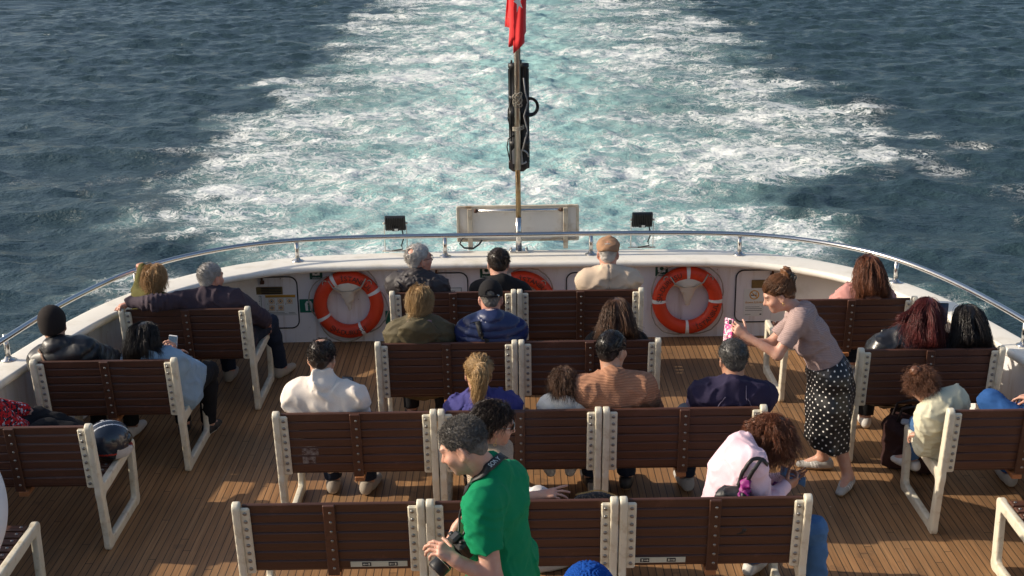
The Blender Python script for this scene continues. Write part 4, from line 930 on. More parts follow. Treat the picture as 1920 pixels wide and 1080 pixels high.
def strand_mesh(paths, r, rnd, taper=True):
    """paths (n,k,3) -> thin three-sided tapering tubes"""
    n, k, _ = paths.shape; t = np.gradient(paths, axis=1); t /= np.linalg.norm(t, axis=2, keepdims=True)+1e-9
    ref = np.where(np.abs(t[..., 2:3]) < .8, V(0, 0, 1), V(1, 0, 0)); a = np.cross(t, ref); a /= np.linalg.norm(a, axis=2, keepdims=True)+1e-9; b = np.cross(t, a)
    pr = np.linspace(0, 1, k); rad = r*(np.minimum(1, .55+pr*3)*(1-.75*pr**2.2))[None, :, None]
    vs = np.stack([paths+rad*(math.cos(q)*a+math.sin(q)*b) for q in (0, 2.094, 4.189)], 2).reshape(-1, 3)
    I = np.arange(n*k*3).reshape(n, k, 3); fs = []
    for j in range(3): fs.append(np.stack([I[:, :-1, j], I[:, :-1, (j+1) % 3], I[:, 1:, (j+1) % 3], I[:, 1:, j]], -1).reshape(-1, 4))
    return vs, np.concatenate(fs), np.repeat(rnd, k*3), np.tile(np.repeat(pr, 3), n)
def hank(P, q, m, sp):
    """every traced guide carries m finer strands that keep close to it"""
    n, K, _ = P.shape; t = np.linspace(0, 1, K)[None, None, :, None]; O = q.normal(size=(n, m, 1, 3))*sp; O2 = q.normal(size=(n, m, 1, 3))*sp
    C = P[:, None]+O*(.35+.65*t)+O2*t*np.sin(t*5+q.uniform(0, 6, (n, m, 1, 1)))
    cutl = q.uniform(.72, 1.0, (n, m, 1, 1)); idx = np.clip(t*cutl*(K-1), 0, K-1); i0 = np.floor(idx).astype(int); i1 = np.minimum(i0+1, K-1); fr = idx-i0
    C = np.take_along_axis(C, np.broadcast_to(i0, C.shape), 2)*(1-fr)+np.take_along_axis(C, np.broadcast_to(i1, C.shape), 2)*fr
    rn = np.clip(.45+.11*q.normal(size=(n, 1))+.16*q.normal(size=(n, m)), 0, 1)
    return C.reshape(n*m, K, 3), rn.reshape(-1)
def hair(g, style, mat, n=520, length=.3, thick=.014, line=None, h=.0075, seed=0, base=None, wave=.0, sr=.0022, flow=None, holes=None, parent=None, lift=.0, tie=None, gravity=1.0, name='hair', collide=True, noise=.25, part=None, back=.0):
    """a scalp shell plus many strands traced over it"""
    q = np.random.RandomState(seed+g.seed); s = g.hs; S = SDF(); L = g.L
    S.ell(L(0, -.018, .040), (V(.0735, .094, .082)+thick)*s, g.R, .02)
    if style in ('short', 'bald'): S.ell(L(0, -.062, -.025), (V(.052, .040, .040)+thick*.3)*s, g.R, .03)
    else: S.ell(L(0, -.055, -.025), (V(.062, .050, .060)+thick*.6)*s, g.R, .03)
    fl = line or ((.085, .060), (-.085, -.085))       # hair line: forehead (y,z) to nape (y,z), in head space
    (y1, z1), (y2, z2) = fl; nv = g.R@nrm(V(0, z1-z2, -(y1-y2)))   # pointing down/forward
    S0 = SDF(); S0.ops = list(S.ops); S0.lo, S0.hi = S.lo, S.hi
    pl = L(0, y1, z1)
    def lined(P):
        qq = (P-g.H)@g.R/s; wob = .005*np.sin(qq[:, 0]*110+1)+.004*np.sin(qq[:, 2]*140)
        d = (P-pl)@nv+wob*s
        return d
    rough_ = wrinkle(g.seed+3, {'short': .003, 'bald': .003, 'curly': .007, 'up': .0012, 'long': .002}[style], .026 if style != 'curly' else .035)
    b0 = S.ev
    ears = [L(k*.083, -.006, -.012) for k in (-1, 1)]
    def ev(P):
        d = b0(P)+rough_(P); d = -smin(-d, -lined(P), .012*s)
        if style in ('short', 'bald', 'up'):
            for e in ears: d = -smin(-d, (np.linalg.norm((P-e), axis=1)-.032*s), .01)
        for c_, r_ in (holes or []):
            d = -smin(-d, np.linalg.norm(P-L(*c_), axis=1)-r_*s, .012)
        if base: d = smin(d, base.ev(P), .02)
        return d
    S.ev = ev
    g.press(S, .04)
    if base: S.lo = np.minimum(S.lo, base.lo); S.hi = np.maximum(S.hi, base.hi)
    v, f = S.mesh(h, pad=.02); rn = np.clip(.38+.12*np.sin(v[:, 0]*90+v[:, 2]*40)*np.sin(v[:, 1]*70)+q.normal(size=len(v))*.10, 0, 1)
    al = np.clip((g.H[2]+.02-v[:, 2])/max(length, .05), 0, 1)
    V_, F_, A_, B_ = [v], [f], [rn], [al]
    # strands
    n = n if style in ('short', 'bald') else int(n*.5)
    m_ = n*3; d = q.normal(size=(m_, 3)); d /= np.linalg.norm(d, axis=1, keepdims=True)
    root = np.array([L(0, -.018, .040)])+(d*((V(.0735, .094, .082)+thick*.8)*s))@g.R.T
    ok = (lined(root) < -.004)
    for c_, r_ in (holes or []): ok &= np.linalg.norm(root-L(*c_), axis=1) > r_*s*1.05
    if style in ('short', 'bald', 'up'):
        for e in ears: ok &= np.linalg.norm(root-e, axis=1) > .036*s
    root = root[ok][:n]; n = len(root); K = 7 if style in ('short', 'bald') else 14
    nor = (root-L(0, -.018, .03)); nor /= np.linalg.norm(nor, axis=1, keepdims=True); ln = length*q.uniform(.6, 1.15, (n, 1)); st = ln/(K-1)
    ph = q.uniform(0, 6.28, (n, 1)); P = root.copy(); path = [P.copy()]; rl = (root-g.H)@g.R/s
    dn = V(0, 0, -1); bkv = g.R@V(0, -1, 0); jit = q.normal(size=(n, 3))*noise
    offs = q.uniform(-.002, .007, n)*(1.6 if style == 'curly' else 1)
    for k in range(1, K):
        t = k/(K-1)
        if style in ('short', 'bald'):
            fl_ = (g.R@V(*(flow or (.1, -.5, -.5)))); D = nor*(.22+lift)+fl_*.9+jit
        elif style == 'curly':
            D = nor*(.55-.75*t)+dn*(.45+.75*t)*gravity+bkv*.35*(1-t)+jit*.9
        else:
            cen = np.stack([np.sign(rl[:, 0]-(part or 0)), -.15+0*rl[:, 0], 0*rl[:, 0]], 1)@g.R.T
            bk = g.R@V(0, -1, 0)
            D = (cen*.35*(1-t)**2*(rl[:, 2:3] > .03)+bk*(.55+back)*(1-t)+dn*gravity*(.5+t)) + jit*.5
            if tie is not None:
                tp = L(*tie); to_ = tp-P; dist = np.linalg.norm(to_, axis=1, keepdims=True); to_ = to_/(dist+1e-6); near = dist < .03
                st2 = np.where(near, st*.2, st); D = to_+jit*.15
        D = D/(np.linalg.norm(D, axis=1, keepdims=True)+1e-9)
        if wave: D = D+wave*np.stack([np.sin(ph[:, 0]+t*19), np.cos(ph[:, 0]*1.7+t*17), .4*np.sin(ph[:, 0]+t*13)], 1)
        P = P+D*st
        if style not in ('short', 'bald') and collide:
            dd = S.ev(P); gr_ = S.grad(P); pen = offs-dd; mk = pen > 0; P = P+gr_*np.where(mk, pen, 0)[:, None]
            if getattr(g, 'topS', None) is not None and style != 'curly':
                dd = g.topS.ev(P); mk = dd < .004
                if mk.any(): g2 = g.topS.grad(P[mk]); P[mk] += g2*(.006-dd[mk])[:, None]
        if getattr(g, 'yb', None) is not None:
            lim = g.yb+.125*(1-P[:, 2]/.895)+.05; lowz = P[:, 2] < .91; P[:, 1] = np.where(lowz, np.maximum(P[:, 1], lim), P[:, 1])
        path.append(P.copy())
    PT, RN = hank(np.stack(path, 1), q, 3 if style in ('short', 'bald') else 7, .004 if style in ('short', 'bald') else .006 if style == 'up' else .0115)
    sv, sf, sa, sb = strand_mesh(PT, sr*s*.5, RN)
    V_.append(sv); F_.append(sf+len(v)); A_.append(sa); B_.append(sb)
    return mesh_obj(name, np.concatenate(V_), np.concatenate(F_), mat, parent or g.o, g.root, True, {'rnd': np.concatenate(A_), 'along': np.concatenate(B_)})
def tail(g, pts, rad, mat, n=160, name='hair_tail', parent=None, sr=.0022, seed=1, wave=.06, spread=1.0, endr=.25):
    """a hank of hair along a poly-line: strands bundled round it"""
    q = np.random.RandomState(seed); pts = np.array(pts, float); K = 16; t = np.linspace(0, 1, K); tt = np.linspace(0, 1, len(pts))
    C_ = np.stack([np.interp(t, tt, pts[:, i]) for i in range(3)], 1); C_[1:-1] = (C_[:-2]+C_[1:-1]*2+C_[2:])/4
    T_ = np.gradient(C_, axis=0); T_ /= np.linalg.norm(T_, axis=1, keepdims=True); a = np.cross(T_, V(.3, 1, .2)); a /= np.linalg.norm(a, axis=1, keepdims=True); b = np.cross(T_, a)
    prof = np.interp(t, [0, .15, .5, .85, 1], [.45, .9, 1, .75, endr])*spread
    an = q.uniform(0, 6.28, n); rr_ = np.sqrt(q.uniform(0.02, 1, n))*rad; ph = q.uniform(0, 6.28, n); L_ = q.uniform(.72, 1.08, n)
    P = np.zeros((n, K, 3))
    for k in range(K):
        tk = np.clip(t[k]*L_, 0, 1)
        ctr = np.stack([np.interp(tk, t, C_[:, i]) for i in range(3)], 1)
        A = np.stack([np.interp(tk, t, a[:, i]) for i in range(3)], 1); Bv = np.stack([np.interp(tk, t, b[:, i]) for i in range(3)], 1); pr = np.interp(tk, t, prof)
        w_ = wave*rad*np.sin(ph+tk*16)
        P[:, k] = ctr+A*((np.cos(an+1.2*tk)*rr_*pr)+w_)[:, None]+Bv*((np.sin(an+1.2*tk)*rr_*pr)+wave*rad*np.cos(ph+tk*13))[:, None]
    P, rn = hank(P, q, 7, rad*.14); v, f, r_, al = strand_mesh(P, sr*.5, rn)
    return mesh_obj(name, v, f, mat, parent or g.o, g.root, True, {'rnd': r_, 'along': al})
def tail_base(S, pts, rad, ax=(0, 1, 0), fl=.6):
    n = len(pts)-1
    for i in range(n): S.cap(pts[i], pts[i+1], rad*(.86+.14*i/n), rad*(.86+.14*(i+1)/n if i < n-1 else .55), .025, (V(*ax), fl))
def strap_on(S, pts, width, thick, name, mat, parent, origin, lift=.004, n=26):
    """a flat strap laid over the surface S along a path"""
    pts = np.array(pts, float); t = np.linspace(0, 1, n); tt = np.linspace(0, 1, len(pts)); C_ = np.stack([np.interp(t, tt, pts[:, i]) for i in range(3)], 1)
    for _ in range(6): C_[1:-1] = (C_[:-2]+2*C_[1:-1]+C_[2:])/4
    T_ = np.gradient(C_, axis=0); T_ /= np.linalg.norm(T_, axis=1, keepdims=True)
    for _ in range(4):
        d = S.ev(C_); g_ = S.grad(C_); C_ = C_+g_*(lift-d)[:, None]
    g_ = S.grad(C_); sd_ = np.cross(T_, g_); sd_ /= np.linalg.norm(sd_, axis=1, keepdims=True)
    vs = np.concatenate([C_+sd_*width/2, C_-sd_*width/2, C_+sd_*width/2+g_*thick, C_-sd_*width/2+g_*thick]); I = np.arange(n)
    fs = []
    for a, b in ((2, 3), (1, 0), (0, 2), (3, 1)): fs.append(np.stack([a*n+I[:-1], b*n+I[:-1], b*n+I[1:], a*n+I[1:]], -1))
    return mesh_obj(name, vs, np.concatenate(fs), mat, parent, origin, True), C_, g_
def start(name_label, root, group='passengers on the stern deck'):
    return empty('person', root, name_label, 'person', group)
SK = {k: skinmat('skin '+k, c) for k, c in {'fair': (.58, .34, .25), 'rosy': (.56, .29, .21), 'tan': (.42, .23, .15), 'olive': (.47, .28, .19), 'brown': (.30, .16, .10)}.items()}
HM = {'black': hairmat('black hair', (.006, .005, .005), (.030, .022, .019), .34), 'dark': hairmat('dark brown hair', (.012, .008, .006), (.045, .026, .018), .4),
      'brown': hairmat('brown hair', (.045, .020, .010), (.16, .080, .042), .42), 'auburn': hairmat('auburn hair', (.070, .020, .009), (.24, .085, .036), .42), 'curl': hairmat('curly brown hair', (.06, .022, .012), (.22, .095, .048), .45),
      'blond': hairmat('blond hair', (.27, .15, .055), (.60, .41, .20), .42), 'sandy': hairmat('sandy short hair', (.26, .135, .05), (.52, .32, .14), .45),
      'chestnut': hairmat('chestnut hair', (.085, .034, .014), (.27, .125, .058), .42), 'red': hairmat('dyed red hair', (.055, .010, .010), (.17, .028, .024), .42), 'grey': hairmat('grey hair', (.17, .155, .14), (.52, .49, .46), .5), 'white': hairmat('white hair', (.36, .33, .30), (.66, .62, .57), .5),
      'salt': hairmat('salt and pepper hair', (.030, .024, .019), (.25, .23, .205), .5), 'pepper': hairmat('greying curly hair', (.012, .011, .010), (.12, .115, .11), .42)}
Fb = lambda n, c, **k: fabric(n, s2l(c), **k)
C_ = dict(olive=Fb('olive knit', (92, 88, 46), kind='rib', pscale=55), purple=Fb('dark plum fleece', (66, 56, 64)), puffer=fabric('black quilted nylon', (.012, .013, .016), rough=.42, sheen=0, bump=.08), denim=Fb('light denim', (142, 166, 186), weave=500), redpat=Fb('red patterned knit', (196, 36, 40), kind='patch', col2=(.02, .02, .03), pscale=85),
          white=Fb('off white pullover', (226, 216, 206), var=.06), charcoal=fabric('charcoal nylon jacket', (.030, .024, .026), rough=.6, sheen=.1), blacktee=fabric('black cotton', (.012, .012, .013)), beige=Fb('beige jacket cloth', (200, 180, 158), var=.07), olivevest=Fb('olive grey vest', (88, 80, 60), rough=.7), mauve=Fb('mauve sweater', (140, 114, 112)),
          navypuff=fabric('navy quilted nylon', s2l((36, 48, 86)), rough=.42, sheen=.1, bump=.1), navysw=Fb('navy sweater', (38, 48, 92)), hoodie=Fb('indigo hoodie', (66, 64, 120)), girl=Fb('white cotton top', (232, 226, 214), var=.05), brown=Fb('brown ribbed sweater', (170, 124, 98), kind='rib', pscale=20, bump=.8), navy=fabric('navy zip sweater', (.026, .021, .050)),
          taupe=Fb('taupe knit top', (170, 147, 143), kind='rib', pscale=30, var=.1), dots=fabric('black satin with white dots', (.010, .010, .012), rough=.38, kind='dots', col2=(.78, .76, .72), sheen=.1, bump=.1), blouse=Fb('pink striped blouse', (206, 156, 146), kind='stripe', col2=s2l((176, 112, 108)), pscale=75), leather=fabric('black leather', (.014, .014, .016), rough=.30, sheen=0, bump=.3, weave=120), black=fabric('black knit', (.010, .010, .011)),
          cream=Fb('pale sage sweatshirt', (208, 204, 178), var=.06), pink=Fb('pale pink sweater', (228, 196, 206), var=.05), green=fabric('green cotton tee', s2l((8, 128, 84)), var=.08, weave=520, bump=.2, sheen=.15), striped=Fb('beige striped knit', (190, 172, 150), kind='stripe', col2=s2l((120, 104, 88)), pscale=60), brownj=Fb('brown jacket', (104, 86, 74)),
          jeans=Fb('blue jeans', (72, 108, 150), weave=480, var=.2), djeans=Fb('dark jeans', (34, 42, 58)), blackp=fabric('black trousers', (.014, .014, .016)), whitep=Fb('white trousers', (214, 210, 206)), khaki=Fb('grey trousers', (92, 84, 78)), bjeans=Fb('mid blue jeans', (44, 84, 140), weave=480, var=.2), blueknit=Fb('royal blue fleece hat', (10, 72, 158), kind='rib', pscale=60, bump=.8), tan=Fb('tan tweed cap', (160, 124, 96), weave=260, bump=.6), capblack=fabric('black cap cotton', (.014, .013, .014)), beanie=fabric('dark ribbed beanie', (.022, .017, .016), kind='rib', pscale=70))
M_sh = {'white': paint('white shoe leather', (.66, .63, .58), .5, var=.08), 'beige': paint('beige suede', (.36, .31, .25), .8, var=.12), 'grey': paint('grey suede', (.40, .385, .36), .8, var=.1), 'black': paint('black shoe', (.02, .02, .022), .5), 'sole': paint('pale rubber sole', (.52, .47, .38), .7), 'gum': paint('gum sole', (.42, .28, .14), .65), 'stripe': paint('white lace and stripe', (.72, .70, .66), .6)}
M_phone = paint('dark phone glass', (.012, .014, .02), .08, var=.02); M_screen = paint('phone screen', (.06, .10, .16), .12, var=.5, scale=40); M_metal = paint('thin metal', (.55, .5, .42), .25, 1.0); M_gold = paint('gold chain', (.7, .48, .2), .3, 1.0); M_bstrap = paint('black webbing', (.012, .012, .013), .55); M_strap = paint('brown strap', (.16, .085, .05), .6)
def phone(loc, R, label, mats=None, size=(.074, .009, .152)):
    e = MB(); e.box(loc, size, R, .004, 0); R = np.asarray(R)
    e.box(np.asarray(loc)+R@V(0, -size[1]/2-.0006, 0), (size[0]-.008, .001, size[2]-.012), R, 0, 1)
    e.box(np.asarray(loc)+R@V(-.017, size[1]/2+.001, size[2]*.36), (.028, .003, .03), R, .001, 2)
    o = e.build('phone', mats or [M_phone, M_screen, M_phone], None, loc); o.location = tuple(loc)
    return tag(o, label, 'phone', 'phones in passengers hands')
def seated(label, root, head, **k):
    g = Fig(k.pop('seed', int(abs(root[0]*131+root[1]*17))), (root[0], root[1], 0), head, **k); g.o = start(label, g.root); g.yb = root[1]-.33; return g
def glasses(g, dark=False, mat=None):
    m_ = MB(); rim = mat or (paint('tortoise frame', (.10, .05, .03), .4) if not dark else M_metal)
    for q in (-1, 1):
        c = V(q*.033, .098, .006); pts = [g.L(c[0]+.024*math.cos(a)*(1 if not dark else 1.25), c[1]-abs(c[0]+.024*math.cos(a)-.0)*.25+.006, c[2]+.019*math.sin(a)*(1 if not dark else 1.35)) for a in np.linspace(0, 2*math.pi, 17)[:-1]]
        m_.tube(pts, .0022, 6, 0, closed=True); cc = np.mean(pts, 0); n_ = len(pts); m_.add(pts+[cc], [(i, (i+1) % n_, n_) for i in range(n_)], 1)
        m_.tube([g.L(q*.058, .088, .010), g.L(q*.078, .04, .010), g.L(q*.082, -.012, .012), g.L(q*.080, -.026, -.002)], .0022, 6)
    m_.tube([g.L(-.010, .104, .010), g.L(0, .107, .013), g.L(.010, .104, .010)], .002, 6)
    if dark: gm = paint('dark lens', (.012, .011, .012), .08)
    else:
        gm, nt, b = _new('clear lens'); b.inputs['Transmission Weight'].default_value = 1; b.inputs['Roughness'].default_value = .02; b.inputs['IOR'].default_value = 1.05; b.inputs['Base Color'].default_value = (1, 1, 1, 1)
    return m_.build('sunglasses' if dark else 'glasses', [rim, gm], g.o, g.root)
def hat(g, S, name, mat, h=.0075): return sdf_obj(name, S, mat, h, g.o, g.root)
# 1 ---------------- blond woman, arm on the rail
g = seated('person with short sandy hair and olive knit resting an arm on the handrail', (-2.80, 9.60), (-2.783, 9.47, 1.055), yaw=8, pitch=-4, fem=True, nb=(-2.80, 9.40, .885), sh=((-2.895, 9.46, .87), None), hands=((-2.995, 9.90, 1.03), None), poles=((-.4, 0, -.9), None), hand_pose=({'dir': (-.45, .75, .05), 'palm': (0, .1, -1), 'curl': (38, 42, 45, 50)}, None))
g.body(SK['rosy']); g.top('sweater', C_['olive'], off=.016); g.legs('trousers', C_['djeans']); g.shoes(M_sh['black'], M_sh['sole']); hair(g, 'long', HM['sandy'], 620, .10, .008, ((.08, .05), (-.075, -.10)), wave=.12, sr=.0026, noise=.3)
# 2 ---------------- grey haired man, arm along the bench
g = seated('grey cropped man in dark plum fleece stretching his arm along the bench', (-2.28, 9.60), (-2.347, 9.47, 1.06), yaw=-34, pitch=-4, tw=-12, nb=(-2.36, 9.41, .90), sh=((-2.54, 9.40, .865), (-2.17, 9.43, .865)), hands=((-2.925, 9.30, .925), (-2.02, 9.78, .58)), poles=((0, -1, .3), (1, -.3, -.5)), knees=((-2.42, 10.02, .50), (-2.03, 9.98, .52)), feet=((-2.40, 10.04, .085), (-1.98, 10.1, .085)), build=1.08, hand_pose=({'dir': (-.95, -.2, -.2), 'palm': (0, -.2, -1), 'curl': (22, 40, 46, 52)}, None))
g.body(SK['rosy']); g.top('jacket', C_['purple'], off=.02, collar=.55, wr=.010, lam=.12); g.legs('trousers', C_['djeans']); g.shoes(M_sh['beige'], M_sh['sole']); hair(g, 'short', HM['grey'], 900, .013, .006, ((.08, .07), (-.085, -.085)))
# 3 ---------------- black beanie
g = seated('person in a black beanie and shiny black quilted jacket beside the left wall', (-3.02, 8.50), (-3.195, 8.38, 1.06), yaw=12, pitch=-10, roll=-5, nb=(-3.15, 8.31, .885), shw=.20, build=1.0)
g.body(SK['tan']); S = g.top('jacket', C_['puffer'], off=.032, collar=.7, puff=.085, wr=.004, lam=.10)
S2 = SDF(); S2.ell(g.L(0, -.018, .045), V(.094, .112, .105), g.R, .02); S2.ell(g.L(0, -.05, .0), V(.083, .082, .085), g.R, .02); S2.cut(g.L(0, .08, .02), g.R@V(0, .35, -.9)); hat(g, S2, 'beanie', C_['beanie'])
g.legs('trousers', C_['blackp']); g.shoes(M_sh['white'], M_sh['sole']); hair(g, 'short', HM['dark'], 200, .01, .004)
strap_on(S, [(-3.27, 8.27, .93), (-3.20, 8.2, .84), (-3.10, 8.2, .74), (-3.0, 8.25, .64)], .018, .003, 'bag_strap', M_strap, g.o, g.root)
# 4 ---------------- denim jacket
g = seated('woman with straight black shoulder length hair and a light denim jacket looking at a phone', (-2.47, 8.50), (-2.565, 8.37, .955), yaw=-15, pitch=-18, tw=-22, fem=True, nb=(-2.55, 8.32, .80), sh=(None, (-2.385, 8.36, .765)), hands=(None, (-2.46, 8.70, .72)), poles=(None, (.9, -.3, -.6)), hip=-4, knees=((-2.55, 8.94, .50), (-2.29, 8.90, .52)), feet=((-2.52, 8.95, .085), (-2.33, 8.93, .085)), build=1.08, hand_pose=(None, {'dir': (-.2, .3, .9), 'palm': (-1, -.1, .2), 'curl': (40, 45, 50, 55)}))
g.body(SK['fair']); g.top('denim_jacket', C_['denim'], off=.03, collar=.35, wr=.008, lam=.12); g.legs('trousers', C_['blackp']); g.shoes(M_sh['black'], M_sh['white'])
tb = SDF(); tail_base(tb, [g.L(0, -.07, .03), g.L(-.01, -.085, -.10), g.L(-.01, -.07, -.155)], .088); hair(g, 'long', HM['black'], 800, .235, .008, ((.085, .055), (-.05, -.3)), base=tb, sr=.003, noise=.12)
phone((-2.50, 8.78, .76), Rypr(-20, -15), 'white edged phone held up by the woman in the denim jacket', [paint('white phone', (.6, .6, .62), .3), M_screen, M_phone])
# 5 ---------------- red patterned jumper, mostly out of frame
g = seated('person in a red and black patterned jumper cut by the left edge', (-3.36, 7.42), (-3.50, 7.28, 1.12), tw=-40, nb=(-3.44, 7.26, .99), pv=(-3.30, 7.42, .55), build=1.15, sh=(None, (-3.26, 7.24, .93)), hands=(None, (-3.18, 7.62, .64)), poles=(None, (.7, -.6, -.5)), knees=((-3.13, 7.74, .64), (-3.03, 7.60, .62)), feet=((-2.80, 7.76, .52), (-2.66, 7.66, .52)), toes=((.3, .9, .2), (.3, .9, .2)))
g.body(SK['tan']); g.top('jumper', C_['redpat'], off=.02); g.legs('trousers', C_['blackp']); g.shoes(M_sh['grey'], M_sh['sole']); hair(g, 'short', HM['dark'], 300, .02, .012)
# 6 ---------------- man in white pullover
g = seated('balding dark haired man in an off-white high collared pullover holding a phone', (-1.19, 7.53), (-1.205, 7.40, 1.155), yaw=-10, pitch=-18, tw=-6, build=1.14, nb=(-1.20, 7.33, .965), shw=.205, hands=(None, (-1.065, 7.62, .80)), poles=((-.7, 0, -.7), (.35, -.1, -.9)), hand_pose=(None, {'dir': (-.2, .5, .8), 'palm': (-1, .1, .2), 'curl': (45, 50, 50, 55)}))
g.body(SK['olive']); g.top('pullover', C_['white'], off=.022, collar=.95, wr=.013, lam=.17, disp=lambda P, g=g: .012*np.exp(-(((P-g.nb)@g.up+.17)/.006)**2)+.009*np.exp(-((np.linalg.norm((P-g.nb)-np.outer((P-g.nb)@g.up, g.up), axis=1)-.085)/.006)**2)*(((P-g.nb)@g.up) > -.05)); g.legs('trousers', C_['djeans']); g.shoes(M_sh['beige'], M_sh['sole']); hair(g, 'bald', HM['dark'], 1000, .016, .009, ((.07, .085), (-.085, -.088)), holes=[((-.004, -.045, .125), .036), ((0, .06, .115), .048)])
phone((-1.085, 7.66, .875), Rypr(-12, 20), 'dark phone held by the man in the off-white pullover')
# 7 ---------------- old man with glasses
g = seated('grey haired old man with glasses and a charcoal hooded jacket turning his face right', (-.78, 9.93), (-.764, 9.80, 1.092), yaw=-56, pitch=2, tw=-10, build=1.05, nb=(-.79, 9.74, .92))
g.body(SK['rosy'])
def hood(S, g=g): S.cap(g.nb-g.r*.10-g.f*.075+g.up*.0, g.nb+g.r*.10-g.f*.075+g.up*.0, .06, .06, .03); S.cap(g.nb-g.f*.08-g.up*.02, g.nb-g.f*.10-g.up*.15, .10, .07, .04, (g.f, .5))
hS = SDF(); hood(hS); hS.disp = wrinkle(31, .010, .05); g.press(hS, .05); sdf_obj('hood', hS, C_['charcoal'], .009, g.o, g.root); g.top('jacket', C_['charcoal'], off=.022, collar=.5, wr=.010, lam=.08); g.legs('trousers', C_['khaki']); g.shoes(M_sh['black'], M_sh['sole']); glasses(g); hair(g, 'short', HM['white'], 1000, .017, .010, ((.072, .075), (-.085, -.095)), holes=[((.015, -.085, .085), .024)])
# 8 ---------------- black tee
g = seated('dark haired man in a black tee at the stern wall', (-.15, 9.93), (-.144, 9.83, 1.03), yaw=8, pitch=-22, roll=4, nb=(-.125, 9.74, .865), build=1.0, shw=.20)
g.body(SK['fair']); g.top('tee', C_['blacktee'], off=.012, sleeve=.4); g.legs('trousers', C_['djeans']); g.shoes(M_sh['black'], M_sh['sole']); hair(g, 'short', HM['dark'], 1100, .024, .014, ((.075, .07), (-.085, -.085)))
# 9 ---------------- flat cap
g = seated('white haired old man in a beige jacket and tan flat cap', (.73, 9.93), (.728, 9.80, 1.115), yaw=-6, pitch=-6, build=1.1, nb=(.73, 9.73, .94), shw=.20)
g.body(SK['rosy']); g.top('jacket', C_['beige'], off=.022, collar=.35, wr=.009, lam=.14, disp=lambda P, g=g: .008*np.exp(-(((P-g.nb)@g.r)/.005)**2)*(((P-g.nb)@g.f) < 0)); g.legs('trousers', C_['khaki']); g.shoes(M_sh['beige'], M_sh['sole']); hair(g, 'short', HM['white'], 500, .008, .003, ((.07, .03), (-.085, -.09)), holes=[((0, 0, .13), .085)])
S2 = SDF(); S2.ell(g.L(0, -.005, .072), V(.092, .120, .058), g.R@rotx(.22), .02); S2.ell(g.L(0, -.03, .05), V(.084, .095, .045), g.R@rotx(.3), .02); S2.cap(g.L(-.05, .10, .068), g.L(.05, .10, .068), .02, None, .02, (g.R@V(0, 0, 1), .4)); S2.cut(g.L(0, -.05, .022), g.R@V(0, -.25, -1)); S2.disp = wrinkle(9, .004, .08); hat(g, S2, 'flat_cap', C_['tan'])
# 10 ---------------- blond woman in olive vest
g = seated('blond woman with tied back hair, mauve scarf and olive grey hooded vest', (-.70, 8.76), (-.684, 8.63, 1.10), yaw=-4, pitch=-10, fem=True, build=1.15, nb=(-.69, 8.57, .92), shw=.195)
g.body(SK['fair'])
def hood(S, g=g): S.cap(g.nb-g.f*.07-g.r*.10-g.up*.01, g.nb-g.f*.07+g.r*.10-g.up*.01, .05, .05, .03); S.cap(g.nb-g.f*.09-g.up*.0, g.nb-g.f*.115-g.up*.10, .145, .095, .03, (g.f, .45))
g.top('sweater', C_['mauve'], off=.018, wr=.005); hS = SDF(); hood(hS); hS.disp = wrinkle(32, .008, .09); sdf_obj('hood', hS, C_['olivevest'], .009, g.o, g.root); g.top('vest', C_['olivevest'], off=.044, sleeve=0, wr=.008, lam=.12)
S2 = SDF(); [S2.cap(g.nb+g.up*.015*k+V(.078*math.cos(a), .066*math.sin(a), 0), g.nb+g.up*.015*k+V(.078*math.cos(a+.6), .066*math.sin(a+.6), 0), .028, None, .02) for k in (1, 3) for a in np.linspace(0, 5.7, 10)]; S2.disp = wrinkle(2, .006, .04); sdf_obj('scarf', S2, C_['mauve'], .008, g.o, g.root)
g.legs('trousers', C_['blackp']); g.shoes(M_sh['black'], M_sh['sole'])
hair(g, 'long', HM['blond'], 800, .17, .014, ((.085, .055), (-.075, -.10)), tie=(-.02, -.085, -.085), sr=.0028, noise=.1); tail(g, [g.L(-.02, -.085, -.08), g.L(-.05, -.10, -.10), g.L(-.085, -.085, -.13)], .028, HM['blond'], 120, wave=.2)
# 11 ---------------- black cap, navy puffer vest
g = seated('man in a black baseball cap and navy quilted vest with a dark strap', (-.19, 8.76), (-.187, 8.63, 1.13), yaw=0, pitch=-14, build=1.1, nb=(-.185, 8.56, .945), shw=.20)
g.body(SK['rosy']); g.top('sweater', C_['navysw'], off=.018); S = g.top('quilted_vest', C_['navypuff'], off=.042, sleeve=0, collar=.55, puff=.052, wr=.003)
S2 = SDF(); S2.cap(g.nb+g.up*.03, g.nb+(g.L(0, -.03, -.05)-g.nb)*.72, .071, .067, .02, None, True); sdf_obj('collar', S2, paint('pale pink collar', (.6, .45, .42), .8), .007, g.o, g.root)
hair(g, 'short', HM['salt'], 300, .005, .002, ((.07, .07), (-.085, -.06)), holes=[((0, -.01, .13), .09)])
S2 = SDF(); S2.ell(g.L(0, -.018, .045), V(.086, .106, .098), g.R, .02); S2.cap(g.L(-.045, .10, .052), g.L(.045, .10, .052), .022, None, .02, (g.R@V(0, 0, 1), .3)); S2.cap(g.L(-.04, .15, .045), g.L(.04, .15, .045), .02, None, .04, (g.R@V(0, 0, 1), .3)); S2.cut(g.L(0, -.05, .020), g.R@V(0, -.05, -1)); S2.ell(g.L(0, -.125, .040), V(.032, .05, .026), g.R, .004, sub=True); S2.ell(g.L(0, -.02, .143), V(.008, .008, .006), g.R, .004)
